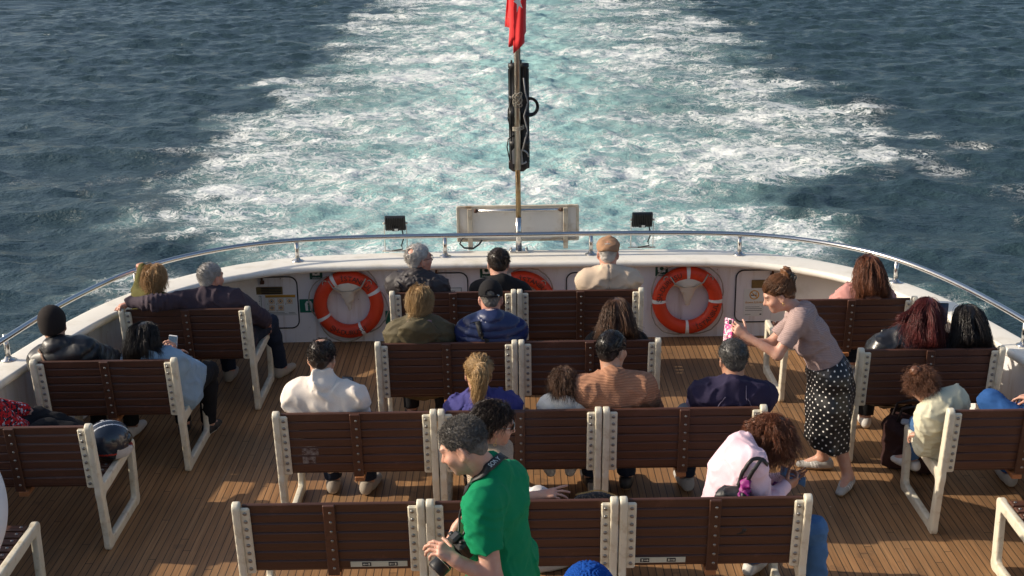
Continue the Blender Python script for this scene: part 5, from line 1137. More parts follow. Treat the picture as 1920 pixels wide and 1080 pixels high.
co = hat(g, S2, 'cap', C_['capblack'], .006); mb = MB(); mb.tube([g.L(.088*math.sin(a), -.018-.108*math.cos(a), .025) for a in np.linspace(-.6, .6, 12)], .0075, 8); mb.lathe([(.012, -.003), (.012, .003)], g.L(.052, -.108, .026), g.R@rotx(math.pi/2), 10, 1); mb.build('cap_strap', [C_['capblack'], M_metal], co, g.root)
strap_on(S, [g.nb-g.r*.085-g.f*.03+g.up*.02, g.nb-g.r*.05-g.f*.12-g.up*.03, g.nb+g.r*.02-g.f*.16-g.up*.10, g.nb+g.r*.10-g.f*.16-g.up*.18, g.nb+g.r*.17-g.f*.15-g.up*.27], .036, .004, 'shoulder_strap', M_bstrap, g.o, g.root, lift=.006)
g.legs('trousers', C_['djeans']); g.shoes(M_sh['black'], M_sh['sole'])
# 12 ---------------- long straight brown hair
g = seated('woman with very long straight brown hair and black top, alone on her bench', (.70, 8.76), (.697, 8.62, 1.005), yaw=0, pitch=-4, fem=True, nb=(.70, 8.56, .83), shw=.175)
g.body(SK['fair']); g.top('top', C_['black'], off=.014); g.legs('trousers', C_['blackp']); g.shoes(M_sh['black'], M_sh['sole'])
tb = SDF(); tail_base(tb, [g.L(0, -.06, .04), g.L(0, -.095, -.10), g.L(.0, -.115, -.24), g.L(0, -.10, -.34)], .098); hair(g, 'long', HM['brown'], 900, .46, .006, ((.085, .055), (-.06, -.5)), base=tb, sr=.003, noise=.10, part=.0)
# 13 ---------------- blond ponytail, indigo hoodie
g = seated('woman with a loose blond ponytail and indigo hoodie', (-.21, 7.53), (-.251, 7.40, 1.035), yaw=6, pitch=-14, roll=5, fem=True, nb=(-.225, 7.335, .86), build=1.1, shw=.185)
g.body(SK['fair'])
def hood(S, g=g): S.cap(g.nb-g.f*.07-g.r*.085, g.nb-g.f*.07+g.r*.085, .05, .05, .03); S.cap(g.nb-g.f*.10-g.up*.03, g.nb-g.f*.125-g.up*.12, .10, .06, .04, (g.f, .4))
hS = SDF(); hood(hS); hS.disp = wrinkle(33, .007, .07); sdf_obj('hood', hS, C_['hoodie'], .009, g.o, g.root); S = g.top('hoodie', C_['hoodie'], off=.024, wr=.011, lam=.1); g.legs('trousers', C_['djeans']); g.shoes(M_sh['black'], M_sh['gum'])
hair(g, 'up', HM['blond'], 800, .16, .013, ((.085, .055), (-.085, -.07)), tie=(.0, -.10, .055), sr=.0028, noise=.12); pts = [g.L(0, -.10, .065), g.L(.005, -.145, .05), g.L(.0, -.155, -.02), g.L(-.01, -.14, -.11), g.L(-.012, -.12, -.18)]; tail(g, pts, .048, HM['blond'], 300, sr=.0028, wave=.1)
mb = MB(); mb.lathe([(.026, -.008), (.03, 0), (.026, .008)], g.L(0, -.118, .062), g.R@rotx(1.3), 12); mb.build('hair_tie', M_bstrap, g.o, g.root)
strap_on(S, [g.nb+g.r*.05-g.f*.05+g.up*.03, g.nb+g.r*.10-g.f*.11-g.up*.06, g.nb+g.r*.06-g.f*.14-g.up*.18, g.nb-g.r*.02-g.f*.14-g.up*.3], .028, .004, 'shoulder_strap', M_bstrap, g.o, g.root, lift=.006)
# 14 ---------------- small girl
g = seated('small girl with braided dark brown hair and a white short sleeved top', (.27, 7.50), (.275, 7.40, .965), yaw=-4, pitch=-10, fem=True, hs=.84, nb=(.275, 7.35, .86), pv=(.27, 7.50, .52), shw=.115, build=.85, feet=((.20, 7.9, .2), (.34, 7.9, .2)))
g.body(SK['fair'], h=.0065); g.top('top', C_['girl'], off=.012, sleeve=.32, wr=.005, lam=.06); g.legs('trousers', C_['jeans']); g.shoes(M_sh['white'], M_sh['sole'])
tb = SDF(); tb.ell(g.L(.02, -.105, -.02), V(.045, .035, .045), g.R, .02); tb.disp = wrinkle(8, .008, .03); hair(g, 'long', HM['brown'], 700, .11, .010, ((.085, .055), (-.075, -.10)), base=tb, wave=.3, sr=.0028, noise=.3)
bp = [g.L(-.06, -.07, .06), g.L(-.02, -.105, .045), g.L(.02, -.115, .03), g.L(.05, -.095, .04)]; tail(g, bp, .018, HM['brown'], 90, name='braid', wave=.5)
# 15 ---------------- brown sweater
g = seated('broad man with short black hair and a brown ribbed sweater looking to his right', (.60, 7.53), (.575, 7.42, 1.175), yaw=-38, pitch=-8, build=1.22, nb=(.575, 7.34, .985), shw=.215, hands=(None, (.78, 7.72, .60)), poles=((-1, -.1, -.5), (1, -.1, -.5)))
g.body(SK['olive']); g.top('sweater', C_['brown'], off=.018, wr=.010, lam=.12); g.legs('trousers', C_['djeans']); g.shoes(M_sh['black'], M_sh['gum']); hair(g, 'short', HM['black'], 1100, .016, .010, ((.078, .068), (-.085, -.078)))
# 16 ---------------- navy man
g = seated('man with greying black curls and a dark navy sweater, below the held out phone', (1.31, 7.53), (1.316, 7.42, 1.105), yaw=6, pitch=-10, build=1.22, nb=(1.315, 7.34, .925), shw=.215, poles=((-1, -.1, -.4), (1, -.1, -.4)), knees=((1.12, 7.92, .52), (1.45, 7.95, .50)))
g.body(SK['tan']); S = g.top('sweater', C_['navy'], off=.018, wr=.010, lam=.12, collar=.45); g.legs('trousers', C_['djeans']); g.shoes(M_sh['grey'], M_sh['sole']); hair(g, 'short', HM['pepper'], 1300, .016, .013, ((.075, .07), (-.085, -.085)), noise=.6)
for q in (-1, 1): strap_on(S, [g.nb+g.r*q*.05-g.f*.04+g.up*.01, g.nb+g.r*q*.12-g.f*.12-g.up*.10, g.nb+g.r*q*.19-g.f*.12-g.up*.25], .004, .002, 'seam', paint('lilac piping', (.14, .12, .19), .7), g.o, g.root, lift=.003)
# 17 ---------------- standing woman with dotted skirt
pv = aty(1556, 700, 8.02); H = aty(1459, 553, 8.05); NB = aty(1512, 588, 8.04); root = (2.11, 8.0)
wl_ = aty(1399, 630, 7.93); wr_ = aty(1390, 640, 8.05); lf = atz(1590, 893, .085); rf = atz(1543, 858, .085)
g = Fig(nbup=0, seed=317, root=(root[0], root[1], 0), head=H, yaw=88, pitch=-24, tw=90, fem=True, nb=NB, pv=pv, sh=(aty(1500, 600, 7.90), aty(1497, 592, 8.18)), hands=(wl_, wr_), poles=((.5, -.35, -.9), (.5, .35, -.9)), knees=(V(2.10, 7.90, .46), V(2.05, 8.12, .46)), feet=(lf, rf), toes=(atz(1563, 930, .03)-atz(1600, 886, .03), V(-1, .12, 0)), shw=.14,
        hand_pose=({'dir': (-.75, .1, .55), 'palm': (-.3, .95, .1), 'curl': (34, 38, 42, 48), 'thumb': (58, 30)}, {'dir': (-.8, -.1, .30), 'palm': (-.1, -.95, .25), 'curl': (26, 30, 34, 40), 'thumb': (50, 30)}))
g.o = start('woman in a taupe top and black dotted skirt bending forward with a phone', g.root); g.body(SK['fair'], h=.0055)
S = SDF(); g.torso(S, .012, hips=False); [g.arm(S, i, .014, .36, .018) for i in (0, 1)]; S.cap(g.pv+g.up*.02, g.pv+g.up*.14, .154, .138, .05, (g.f, .84)); w1 = wrinkle(3, .005, .09); S.disp = w1; g.topS = S; S.cut(g.pv+g.up*.055, -g.up); sdf_obj('knit_top', S, C_['taupe'], .0075, g.o, g.root)
S = SDF(); hem = V(2.075, 7.98, .30); wst = g.pv+g.up*.075; hipc = g.pv+V(.01, 0, -.10); fd = V(-1, 0, 0)
S.cap(g.HP[0], g.HP[1], .132, None, .05); S.cap(g.pv-g.up*.02, g.pv+g.up*.10, .158, .146, .05, (g.f, .82)); S.cap(wst, hipc, .138, .178, .04, (V(1, 0, 0), .84)); S.cap(hipc, hem+V(0, 0, .26), .172, .186, .05, (V(1, 0, 0), .80)); S.cap(hem+V(0, 0, .26), hem-V(0, 0, .12), .186, .205, .05, (V(1, 0, 0), .74)); S.cut(hem, (-.10, .12, -1)); S.cut(g.pv+g.up*.10, g.up)
S.disp = lambda P: .008*np.sin(np.arctan2(P[:, 1]-8.0, P[:, 0]-2.09)*9+P[:, 2]*3)*np.clip((.95-P[:, 2])/.6, 0, 1)+wrinkle(6, .004, .12)(P)
def pat(v): q = v-np.array([2.09, 8.0, 0]); return np.stack([np.arctan2(q[:, 1], -q[:, 0])*.19, v[:, 2], 0*v[:, 2]], 1)
sdf_obj('skirt', S, C_['dots'], .008, g.o, g.root, {'pat': pat}); g.shoes(M_sh['grey'], M_sh['gum'], .0065, M_sh['stripe'])
bun = SDF(); bun.ell(g.L(0, -.108, .125), V(.040, .036, .044), g.R, .02); bun.ell(g.L(0, -.115, .075), V(.03, .03, .04), g.R, .02); bun.disp = wrinkle(5, .009, .03); hair(g, 'up', HM['chestnut'], 1300, .18, .010, ((.082, .058), (-.085, -.05)), tie=(0, -.10, .095), base=bun, sr=.0022, noise=.12)
mb = MB(); [mb.tube([g.L(.045*math.cos(a), -.135-.012*math.sin(3*a)+q*.012, .085+.03*math.sin(a)+q*.012) for a in np.linspace(-.4, 3.4, 10)], .0042, 6) for q in (-1, 0, 1)]; mb.build('hair_claw', paint('dark green claw clip', (.03, .035, .03), .3), g.o, g.root)
mb = MB(); mb.tube([g.L(-.088, -.006+.008*math.cos(a), -.048+.010*math.sin(a)) for a in np.linspace(0, 6.28, 12)], .0022, 6); mb.build('earring', M_gold, g.o, g.root)
m, nt, b = _new('pink blotched phone case'); v = COORD(nt); c = MIXC(nt, RAMP(nt, NOISE(nt, v, 45, 2), .48, .52), (.75, .10, .30), (.80, .62, .66)); c = MIXC(nt, RAMP(nt, NOISE(nt, v, 70, 1), .62, .64), c, (.08, .02, .10)); nt.links.new(c, b.inputs['Base Color']); b.inputs['Roughness'].default_value = .3
pc = aty(1366, 619, 7.99); phone(pc, Rypr(124, 10, 6), 'phone in a pink and white blotched case held out by the standing woman', [m, M_screen, M_phone], (.078, .013, .158))
# 18 ---------------- pink blouse
g = seated('woman with long wavy brown hair clipped back and a pink striped blouse', (2.66, 9.60), (2.698, 9.48, 1.045), yaw=6, pitch=-6, fem=True, nb=(2.695, 9.42, .87), shw=.175)
g.body(SK['fair']); g.top('blouse', C_['blouse'], off=.02, wr=.008, lam=.07); g.legs('trousers', C_['djeans']); g.shoes(M_sh['white'], M_sh['sole'])
tb = SDF(); tail_base(tb, [g.L(0, -.06, .04), g.L(0, -.10, -.10), g.L(.0, -.125, -.24), g.L(-.01, -.12, -.27)], .090); hair(g, 'long', HM['auburn'], 850, .36, .006, ((.085, .055), (-.06, -.5)), base=tb, sr=.003, noise=.15, wave=.22)
mb = MB(); mb.box(g.L(0, -.145, -.03), (.035, .012, .014), g.R, .003); mb.build('hair_clip', M_metal, g.o, g.root)
# 19 ---------------- red hair leather jacket
g = seated('woman with dyed dark red hair and a black leather jacket leaning right over a phone', (2.60, 8.48), (2.80, 8.38, 1.05), yaw=-22, pitch=-14, roll=14, tw=-16, fem=True, nb=(2.715, 8.31, .885), sh=((2.50, 8.30, .80), (2.86, 8.38, .83)), build=1.22, hands=(None, (2.925, 8.50, .84)), poles=((-1, -.2, -.3), (.4, -.1, -1)), hand_pose=(None, {'dir': (.15, .25, .95), 'palm': (.6, .7, .1), 'curl': (22, 26, 30, 36)}))
g.body(SK['fair'], h=.0065); g.top('leather_jacket', C_['leather'], off=.03, wr=.008, lam=.10, collar=.3); g.legs('trousers', C_['blackp']); g.shoes(M_sh['white'], M_sh['sole'])
tb = SDF(); tail_base(tb, [g.L(0, -.06, .04), g.L(0, -.09, -.10), g.L(.02, -.12, -.26), g.L(.02, -.11, -.30)], .072); hair(g, 'long', HM['red'], 850, .38, .007, ((.085, .055), (-.06, -.5)), base=tb, sr=.003, noise=.22, wave=.12)
tail(g, [g.L(-.05, -.07, .03), g.L(-.10, -.10, -.03), g.L(-.14, -.12, -.07), g.L(-.17, -.12, -.09)], .028, HM['red'], 90, wave=.15, sr=.0026, name='blown_hair')
phone((2.984, 8.545, 1.0), Rypr(8, -8, 4), 'dark phone held up between the red haired and the black haired woman')
# 20 ---------------- black hair
g = seated('woman with long glossy black hair and a black top at the right wall', (3.02, 8.48), (3.08, 8.36, 1.0), yaw=6, pitch=-6, fem=True, nb=(3.08, 8.30, .825), shw=.18, build=1.05)
g.body(SK['fair']); g.top('top', C_['black'], off=.016); g.legs('trousers', C_['blackp']); g.shoes(M_sh['black'], M_sh['sole'])
tb = SDF(); tail_base(tb, [g.L(0, -.055, .04), g.L(0, -.085, -.10), g.L(.01, -.105, -.24), g.L(.03, -.10, -.33)], .102); hair(g, 'long', HM['black'], 900, .44, .008, ((.085, .055), (-.06, -.5)), base=tb, sr=.003, noise=.07, part=0)
tail(g, [g.L(.08, -.09, -.18), g.L(.13, -.09, -.26), g.L(.19, -.10, -.30), g.L(.21, -.10, -.27)], .03, HM['black'], 60, wave=.4, name='blown_hair')
# 21 ---------------- curly child
g = seated('curly haired child in a pale sage sweatshirt leaning on the cream seat arm', (2.72, 7.42), (2.475, 7.36, .935), yaw=38, pitch=-38, roll=-8, tw=24, hs=.80, nb=(2.565, 7.30, .815), pv=(2.72, 7.42, .50), shw=.125, build=.75, hands=((2.555, 7.54, .53), None), poles=((-.2, -.7, -.6), None), hand_pose=({'dir': (-.5, .7, -.3), 'palm': (0, 0, -1), 'curl': (30, 34, 38, 42)}, None), knees=((2.62, 7.78, .50), (2.82, 7.78, .50)), feet=((2.62, 7.86, .22), (2.82, 7.86, .22)))
g.body(SK['fair'], h=.0065); g.top('sweatshirt', C_['cream'], off=.022, wr=.008, lam=.08, collar=.2); g.legs('trousers', C_['jeans']); g.shoes(M_sh['white'], M_sh['sole'])
bun = SDF(); bun.ell(g.L(-.045, -.06, .125), V(.034, .034, .032), g.R, .02); bun.disp = wrinkle(3, .008, .022); hair(g, 'curly', HM['curl'], 1000, .065, .012, ((.09, .05), (-.08, -.10)), base=bun, wave=.9, sr=.0020)
# 22 ---------------- woman in pink
H = aty(1446, 826, 6.42); NB = aty(1388, 842, 6.30)
g = seated('woman with thick wavy auburn hair and a pale pink sweater bent over a phone', (1.06, 6.33), H, nbup=0, yaw=-70, pitch=-48, roll=0, tw=-58, hip=-52, fem=True, nb=NB, pv=(1.12, 6.33, .52), sh=(aty(1400, 858, 6.47), aty(1408, 872, 6.15)), hands=(aty(1463, 898, 6.52), aty(1470, 912, 6.32)), poles=((0, .5, -1), (-.3, -.7, -.8)), knees=((1.33, 6.70, .50), aty(1528, 990, 6.30)), feet=((1.36, 6.76, .085), (1.63, 6.32, .085)), toes=((.6, .7, 0), (.95, .3, 0)), build=.86,
           hand_pose=({'dir': (.92, -.15, .18), 'palm': (.1, -.6, .75), 'curl': (16, 20, 24, 30)}, {'dir': (.85, .35, .15), 'palm': (-.3, .8, .3), 'curl': (50, 52, 55, 58), 'thumb': (60, 30)}))
g.body(SK['tan'], h=.006); g.top('sweater', C_['pink'], off=.022, wr=.007, lam=.13, h=.008); g.legs('jeans', C_['jeans'], flare=.02); g.shoes(M_sh['white'], M_sh['sole']); S = g.topS
hair(g, 'long', HM['auburn'], 1500, .185, .020, ((.09, .055), (-.085, -.12)), wave=.6, sr=.0026, noise=.45)
pp = aty(1487, 893, 6.48); phone(pp, np.stack([nrm(V(.25, .9, .3)), nrm(V(-.35, .25, -.9))*-1*-1, nrm(V(.9, -.25, -.42))], 1)@rotx(0), 'slate grey phone held in both hands by the woman in pink', [paint('slate phone', (.10, .13, .17), .2), M_screen, M_phone])
bgE = empty('backpack', (1.16, 6.12, .6), 'small black backpack with a magenta flap on the shoulder of the woman in pink', 'backpack')
S2 = SDF(); c = aty(1383, 925, 6.10); S2.box(c+V(-.02, 0, -.10), (.09, .05, .13), rotz(-.3), .04, .02); S2.disp = wrinkle(4, .008, .06); sdf_obj('bag_body', S2, paint('black nylon bag', (.014, .014, .016), .5), .008, bgE, (1.16, 6.12, .6))
S2 = SDF(); S2.cap(aty(1398, 905, 6.08), aty(1392, 935, 6.08), .022, .045, .02); S2.cap(aty(1398, 905, 6.08), aty(1404, 893, 6.09), .022, .012, .02); S2.disp = wrinkle(5, .010, .035); sdf_obj('magenta_flap', S2, fabric('magenta nylon', s2l((132, 24, 110)), rough=.5), .006, bgE, (1.16, 6.12, .6))
for pts in ([(1375, 935), (1385, 905), (1398, 878), (1414, 860), (1430, 866)], [(1402, 935), (1404, 905), (1408, 880), (1424, 864), (1440, 872)]): strap_on(S, [aty(a, b_, 6.10) for a, b_ in pts], .02, .004, 'bag_strap', M_bstrap, bgE, (1.16, 6.12, .6), lift=.007)
S2 = SDF(); S2.ell(aty(1462, 918, 6.42), V(.05, .05, .045), None, .02); S2.disp = wrinkle(12, .010, .04); o = sdf_obj('scarf', S2, fabric('purple silk scarf', s2l((110, 26, 96)), rough=.5), .006); tag(o, 'crumpled purple scarf in the lap of the woman in pink', 'scarf')
# 23 ---------------- man in green
H = aty(868, 838, 5.05); NB = aty(922, 886, 5.08); rt = (-.03, 5.08)
g = Fig(nbup=0, seed=423, root=(rt[0], rt[1], 0), head=H, yaw=80, pitch=-26, roll=2, tw=64, nb=NB, pv=V(-.095, 5.12, .97), sh=(aty(902, 945, 4.90), aty(956, 898, 5.22)), hands=(aty(848, 1050, 4.84), aty(858, 990, 5.14)), poles=((.5, -.4, -.9), (.3, .2, -1)), knees=((-.02, 5.0, .52), (.0, 5.2, .52)), feet=((-.02, 4.98, .085), (.02, 5.22, .085)), toes=((-1, .3, 0), (-.9, .5, 0)), build=1.0, shw=.19, hip=70,
        hand_pose=({'dir': (-.62, .12, .45), 'palm': (-.25, .35, -.9), 'curl': (34, 36, 40, 44), 'thumb': (55, 10), 's': 1.0}, {'dir': (-.45, -.2, -.85), 'palm': (.6, -.6, -.3), 'curl': (28, 32, 36, 40)}))
g.l1, g.l2 = .30, .27
g.E[0], g.W[0] = aty(924, 1086, 4.82), aty(856, 1052, 4.80); g.o = start('standing man in a green tee with a camera, looking down left', g.root); g.body(SK['fair'], h=.005, stub=True)
S = SDF(); g.torso(S, .012); [g.arm(S, i, .012, .31, .024) for i in (0, 1)]; S.cap(g.HP[0], g.HP[1], .126, None, .05); S.cap(g.pv, g.pv+g.up*.12, .150, .148, .05, (g.f, .80)); w1 = wrinkle(5, .011, .20, (1, 1, .35)); w2_ = wrinkle(8, .0025, .08)
S.disp = lambda P: w1(P)+w2_(P)+.006*np.exp(-(np.linalg.norm(P-g.S[0]+V(0, 0, .07), axis=1)/.10)**2)*np.sin((P-g.S[0])@nrm(V(.5, 0, 1))*2*math.pi/.035); S.cut(g.pv-g.up*.06, -g.up); g.topS = S; S.cap(g.nb-g.up*.01-g.f*.01, g.nb+(g.L(0, -.03, -.05)-g.nb)*.22, .078, .072, .02, None, True); sdf_obj('tee', S, C_['green'], .007, g.o, g.root)
g.legs('jeans', C_['djeans'], off=.002); g.shoes(M_sh['grey'], M_sh['sole']); hair(g, 'short', HM['salt'], 2400, .014, .006, ((.080, .058), (-.088, -.075)), flow=(.1, -.3, .25), lift=.08, noise=.22, h=.006)
co = aty(866, 1022, 4.97); ce = empty('camera', co, 'black camera with a long lens in the hands of the man in green', 'camera'); ld = nrm(aty(815, 1072, 4.90)-co); rx = nrm(np.cross(ld, V(.3, .2, 1))); uz = np.cross(rx, ld); RC_ = np.stack([rx, ld, uz], 1)
M_cam = paint('black camera body', (.016, .016, .017), .42, var=.15, bump=.2, bscale=300); M_glass = paint('lens glass', (.02, .02, .03), .03)
mb = MB(); mb.box(co, (.13, .06, .085), RC_, .012); mb.box(co+uz*.052, (.05, .055, .03), RC_, .01); mb.box(co+rx*.055+ld*.03, (.03, .03, .08), RC_, .01); mb.lathe([(.012, 0), (.012, .012)], co+rx*.045+uz*.043, RC_, 12); mb.lathe([(.009, 0), (.009, .01)], co-rx*.045+uz*.043, RC_, 12); mb.build('camera_body', M_cam, ce, co)
RL = np.stack([rx, uz, -ld], 1)*np.array([1, 1, -1]); mb = MB(); mb.lathe([(.036, .028), (.040, .045), (.040, .075), (.037, .08), (.037, .10), (.042, .105), (.042, .15), (.040, .158)], co, RL, 20, 0); mb.lathe([(.036, .1585), (.030, .154)], co, RL, 20, 1); mb.lathe([(.0425, .108), (.0425, .112)], co, RL, 20, 2); mb.build('lens', [M_cam, M_glass, M_metal], ce, co)
sp = [aty(938, 862, 5.14), aty(922, 872, 5.0), aty(900, 888, 4.97), aty(884, 905, 5.0), aty(876, 925, 5.05)]
_, cc, gg = strap_on(S, sp, .038, .003, 'neck_strap', M_bstrap, ce, co, lift=.008)
mb = MB(); mb.tube([cc[-1], aty(862, 965, 5.06), aty(860, 1000, 5.04), co-rx*.06+uz*.03], [.006]*4, 6); mb.tube([aty(866, 1010, 5.0), aty(874, 990, 5.06), cc[-1]+V(0, .06, -.03)], .006, 6); mb.build('strap_tail', M_bstrap, ce, co)
vs, fs = glyphs('SONY', .030); k0 = 5; tx = nrm(cc[2]-cc[10]); nz = gg[k0]; ty = np.cross(nz, tx); mb = MB(); mb.add([cc[k0]+tx*p[0]+ty*p[1]+nz*(.0045+p[2]) for p in vs], fs); mb.build('strap_lettering', M_swhite, ce, co)
# 24 ---------------- woman with sunglasses
H = aty(922, 796, 6.25)
g = seated('woman with short dark hair and sunglasses sitting sideways behind the man in green', (-.12, 6.33), H+V(.02, 0, 0), nbup=0, yaw=-78, pitch=-12, tw=-58, hip=-60, fem=True, nb=H+V(-.035, -.01, -.165), pv=(-.10, 6.34, .52), sh=((-.12, 6.40, .985), (-.10, 6.14, .975)), hands=((-.06, 6.62, .60), aty(1005, 938, 6.04)), poles=((-.4, .5, -.8), (-.2, -.8, -.5)), knees=((-.02, 6.80, .52), (.10, 6.74, .52)), feet=((.0, 6.88, .085), (.13, 6.82, .085)),
           hand_pose=(None, {'dir': (.97, .05, .14), 'palm': (.1, .35, -1), 'curl': (6, 14, 20, 26), 'thumb': (40, 24), 'spread': .3}))
g.S[1] = aty(928, 868, 6.16); g.E[1], g.W[1] = aty(935, 938, 6.07), aty(1012, 929, 6.09); g.body(SK['fair'], h=.0055); g.top('knit_top', C_['striped'], off=.016, collar=.6, sleeve=.5); g.legs('trousers', C_['whitep']); g.shoes(M_sh['white'], M_sh['sole'])
glasses(g, True); hair(g, 'long', HM['dark'], 900, .085, .010, ((.078, .058), (-.080, -.085)), sr=.0026, noise=.15, gravity=.8, back=.5)
mb = MB(); mb.tube([g.L(.085, -.004, -.045), g.L(.086, -.004, -.075)], .0018, 6); mb.tube([g.L(.086, -.004+.008*math.cos(a), -.083+.009*math.sin(a)) for a in np.linspace(0, 6.28, 10)], .0018, 6); mb.build('earring', M_gold, g.o, g.root)
# 25 ---------------- jeans at the right edge
g = seated('person in blue jeans and brown jacket with raised knee, cut by the right edge', (3.34, 7.42), (3.52, 7.30, 1.12), tw=20, nb=(3.48, 7.26, .94), pv=(3.36, 7.42, .53), knees=((3.03, 7.66, .70), (3.30, 7.86, .52)), feet=((3.34, 7.92, .40), (3.3, 7.9, .085)), toes=((.6, .5, -.3), (0, 1, 0)), hands=((3.17, 7.52, .66), None), poles=((-.6, -.6, -.4), None))
g.body(SK['fair']); g.top('jacket', C_['brownj'], off=.024); g.legs('jeans', C_['bjeans'], off=.018); g.shoes(M_sh['grey'], M_sh['sole']); hair(g, 'short', HM['dark'], 300, .02, .012)
# 26 ---------------- blue fleece hat at the bottom edge
tp = aty(1103, 1056, 3.99)
g = Fig(77, (tp[0], 4.0, 0), tp-V(0, 0, .15), yaw=0, pitch=-6, nb=tp-V(0, .05, .325), pv=V(tp[0], 4.0, .90), knees=(V(tp[0]-.09, 4.02, .48), V(tp[0]+.09, 4.02, .48)), feet=(V(tp[0]-.1, 4.0, .085), V(tp[0]+.1, 4.0, .085)), hands=(V(tp[0]-.28, 4.1, .85), V(tp[0]+.28, 4.1, .85)))
g.o = start('person of whom only the crown of a royal blue fleece hat shows', g.root); g.body(SK['fair']); g.top('jacket', C_['navysw'], off=.022); g.legs('trousers', C_['djeans']); g.shoes(M_sh['grey'], M_sh['sole'])
S2 = SDF(); S2.ell(g.L(0, -.018, .045), V(.096, .112, .105), g.R, .02); S2.cut(g.L(0, 0, .0), g.R@V(0, .1, -1)); S2.disp = lambda P: .004*np.sin(np.arctan2(P[:, 0]-tp[0], P[:, 1]-3.98)*26); hat(g, S2, 'fleece_hat', C_['blueknit'], .006)
# ------------------------------------------------------------------ loose things
he = empty('motorcycle_helmet', (-2.62, 7.50, .45), 'dark blue motorcycle helmet with white, red and grey trim on the left bench', 'helmet'); hc = V(-2.615, 7.52, .585); Rh = Rypr(-60, -8, 6)
S2 = SDF(); S2.ell(hc, V(.125, .145, .128), Rh, .02); S2.ell(hc+Rh@V(0, .05, -.06), V(.10, .11, .075), Rh, .03); S2.cut(hc+V(0, 0, -.115), (0, 0, -1)); S2.ell(hc+Rh@V(0, .135, .015), V(.10, .075, .05), Rh, .01, sub=True)
v, f = S2.mesh(.006); q = (v[f].mean(1)-hc)@Rh; mi = np.zeros(len(f), int); mi[q[:, 2] < -.045+.12*q[:, 1]] = 1; mi[(q[:, 2] < -.058+.12*q[:, 1])] = 2; mi[(q[:, 2] < -.02) & (q[:, 1] > .03) & (np.abs(q[:, 0]) > .04)] = 3
mi[(np.abs(q[:, 0]-.035) < .004) & (q[:, 2] > .02)] = 4; mi[(np.abs(q[:, 0]+.012) < .0035) & (q[:, 2] > .02)] = 4; mi[(np.abs(q[:, 1]+.035) < .009) & (q[:, 0] < -.03) & (q[:, 0] > -.10) & (q[:, 2] > .03)] = 4
hm = mesh_obj('shell', v, f, None, he, (-2.62, 7.50, .45), True, mats=[paint('dark navy shell', (.018, .026, .042), .22, var=.1, coat=.5), paint('red trim', (.42, .03, .02), .35), paint('black lower shell', (.012, .012, .013), .4), paint('pale grey cheek', (.52, .52, .52), .4), paint('white decal', (.6, .62, .66), .4)], midx=mi)
S2 = SDF(); S2.ell(hc+Rh@V(0, .012, .012), V(.118, .138, .06), Rh, .01); S2.cut(hc+Rh@V(0, .06, 0), Rh@V(0, -1, 0)); sdf_obj('visor', S2, paint('smoked visor', (.02, .022, .026), .06), .007, he, (-2.62, 7.50, .45))
be = empty('tote_bag', (2.72, 8.16, 0), 'dark brown bag slumped on the deck between the dotted skirt and the right bench', 'bag')
S2 = SDF(); S2.box((2.72, 8.16, .19), (.20, .12, .19), rotz(-.5), .08, .03); S2.ell((2.72, 8.16, .40), V(.15, .07, .07), rotz(-.5), .03, sub=True); S2.disp = wrinkle(14, .016, .12); S2.cut((0, 0, .004), (0, 0, -1)); sdf_obj('bag_body', S2, Fb('dark brown canvas', (58, 38, 36), var=.25), .011, be, (2.72, 8.16, 0))
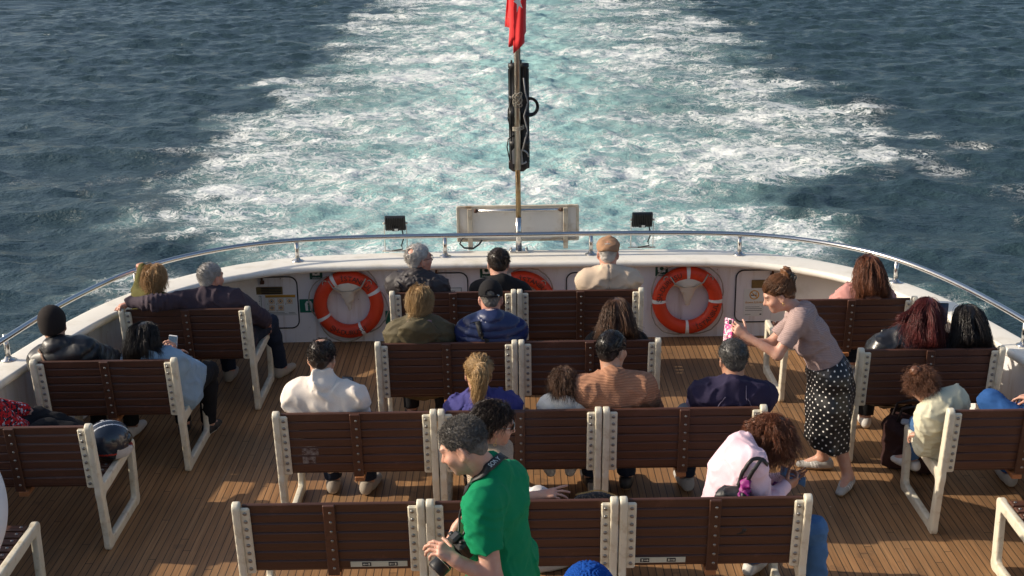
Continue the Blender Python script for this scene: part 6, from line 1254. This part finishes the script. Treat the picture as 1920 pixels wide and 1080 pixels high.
mb = MB(); [mb.tube([V(2.60, 8.20+q, .36), V(2.62, 8.18+q, .46), V(2.72, 8.13+q, .50), V(2.82, 8.08+q, .46), V(2.84, 8.07+q, .36)], .010, 8) for q in (-.05, .06)]; mb.build('handle', paint('dark handle', (.03, .02, .02), .6), be, (2.72, 8.16, 0)); mb = MB(); mb.box((2.66, 8.1, .37), (.10, .05, .03), Rypr(-25, 10), .01); mb.build('folded_paper', paint('pale paper', (.42, .43, .45), .7), be, (2.72, 8.16, 0))
hb = empty('handbag', (.37, 6.16, .45), 'dark woven handbag with a gold chain on the bench beside the outstretched hand', 'handbag'); o_ = (.37, 6.16, .45)
S2 = SDF(); S2.box((.38, 6.20, .61), (.12, .05, .18), None, .05, .03); S2.ell((.39, 6.20, .785), V(.10, .04, .035), None, .03); m, nt, b = _new('dark woven straw'); v = COORD(nt); ww = N(nt, 'ShaderNodeTexVoronoi', Scale=95); nt.links.new(v, ww.inputs['Vector']); c = MIXC(nt, RAMP(nt, ww.outputs['Distance'], .1, .6), (.16, .11, .07), (.012, .010, .009)); nt.links.new(c, b.inputs['Base Color']); b.inputs['Roughness'].default_value = .6
sdf_obj('bag_body', S2, m, .008, hb, o_); mb = MB()
for i in range(34):
    t = i/33; p = V(.29+.23*t, 6.17-.01*math.sin(9*t), .822+.030*math.sin(math.pi*t)**.6-.02*t); mb.tube([p+V(.006*math.cos(a), .004*math.sin(a) if i % 2 else 0, .004*math.sin(a) if not i % 2 else 0) for a in np.linspace(0, 6.28, 7)], .0016, 4)
mb.build('chain', M_gold, hb, o_)
cn = empty('liferaft_canister', (-1.42, 3.05, 2.9), 'white rounded canister showing only its edge at the left border', 'canister'); S2 = SDF(); cp = aty(10, 965, 2.95); R0 = .26
S2.cap(cp+V(-R0-.012, 0, 0), cp+V(-R0-.012, -.6, .05), R0, R0, .02); S2.disp = None
sdf_obj('shell', S2, paint('white gelcoat', (.74, .76, .80), .3, var=.03), .012, cn, (-1.42, 3.05, 2.9)); mb = MB(); [mb.tube([cp+V(-R0-.012+(R0+.004)*math.cos(a), -y_, (R0+.004)*math.sin(a)) for a in np.linspace(0, 6.28, 28)], .008, 6) for y_ in (.25, .5)]; mb.build('band', M_ss, cn, (-1.42, 3.05, 2.9))
mb = MB(); [mb.box(cp+V(-R0, -y_, -.95), (.3, .05, 1.4)) for y_ in (.25,)]; mb.build('cradle', M_white, cn, (-1.42, 3.05, 2.9))
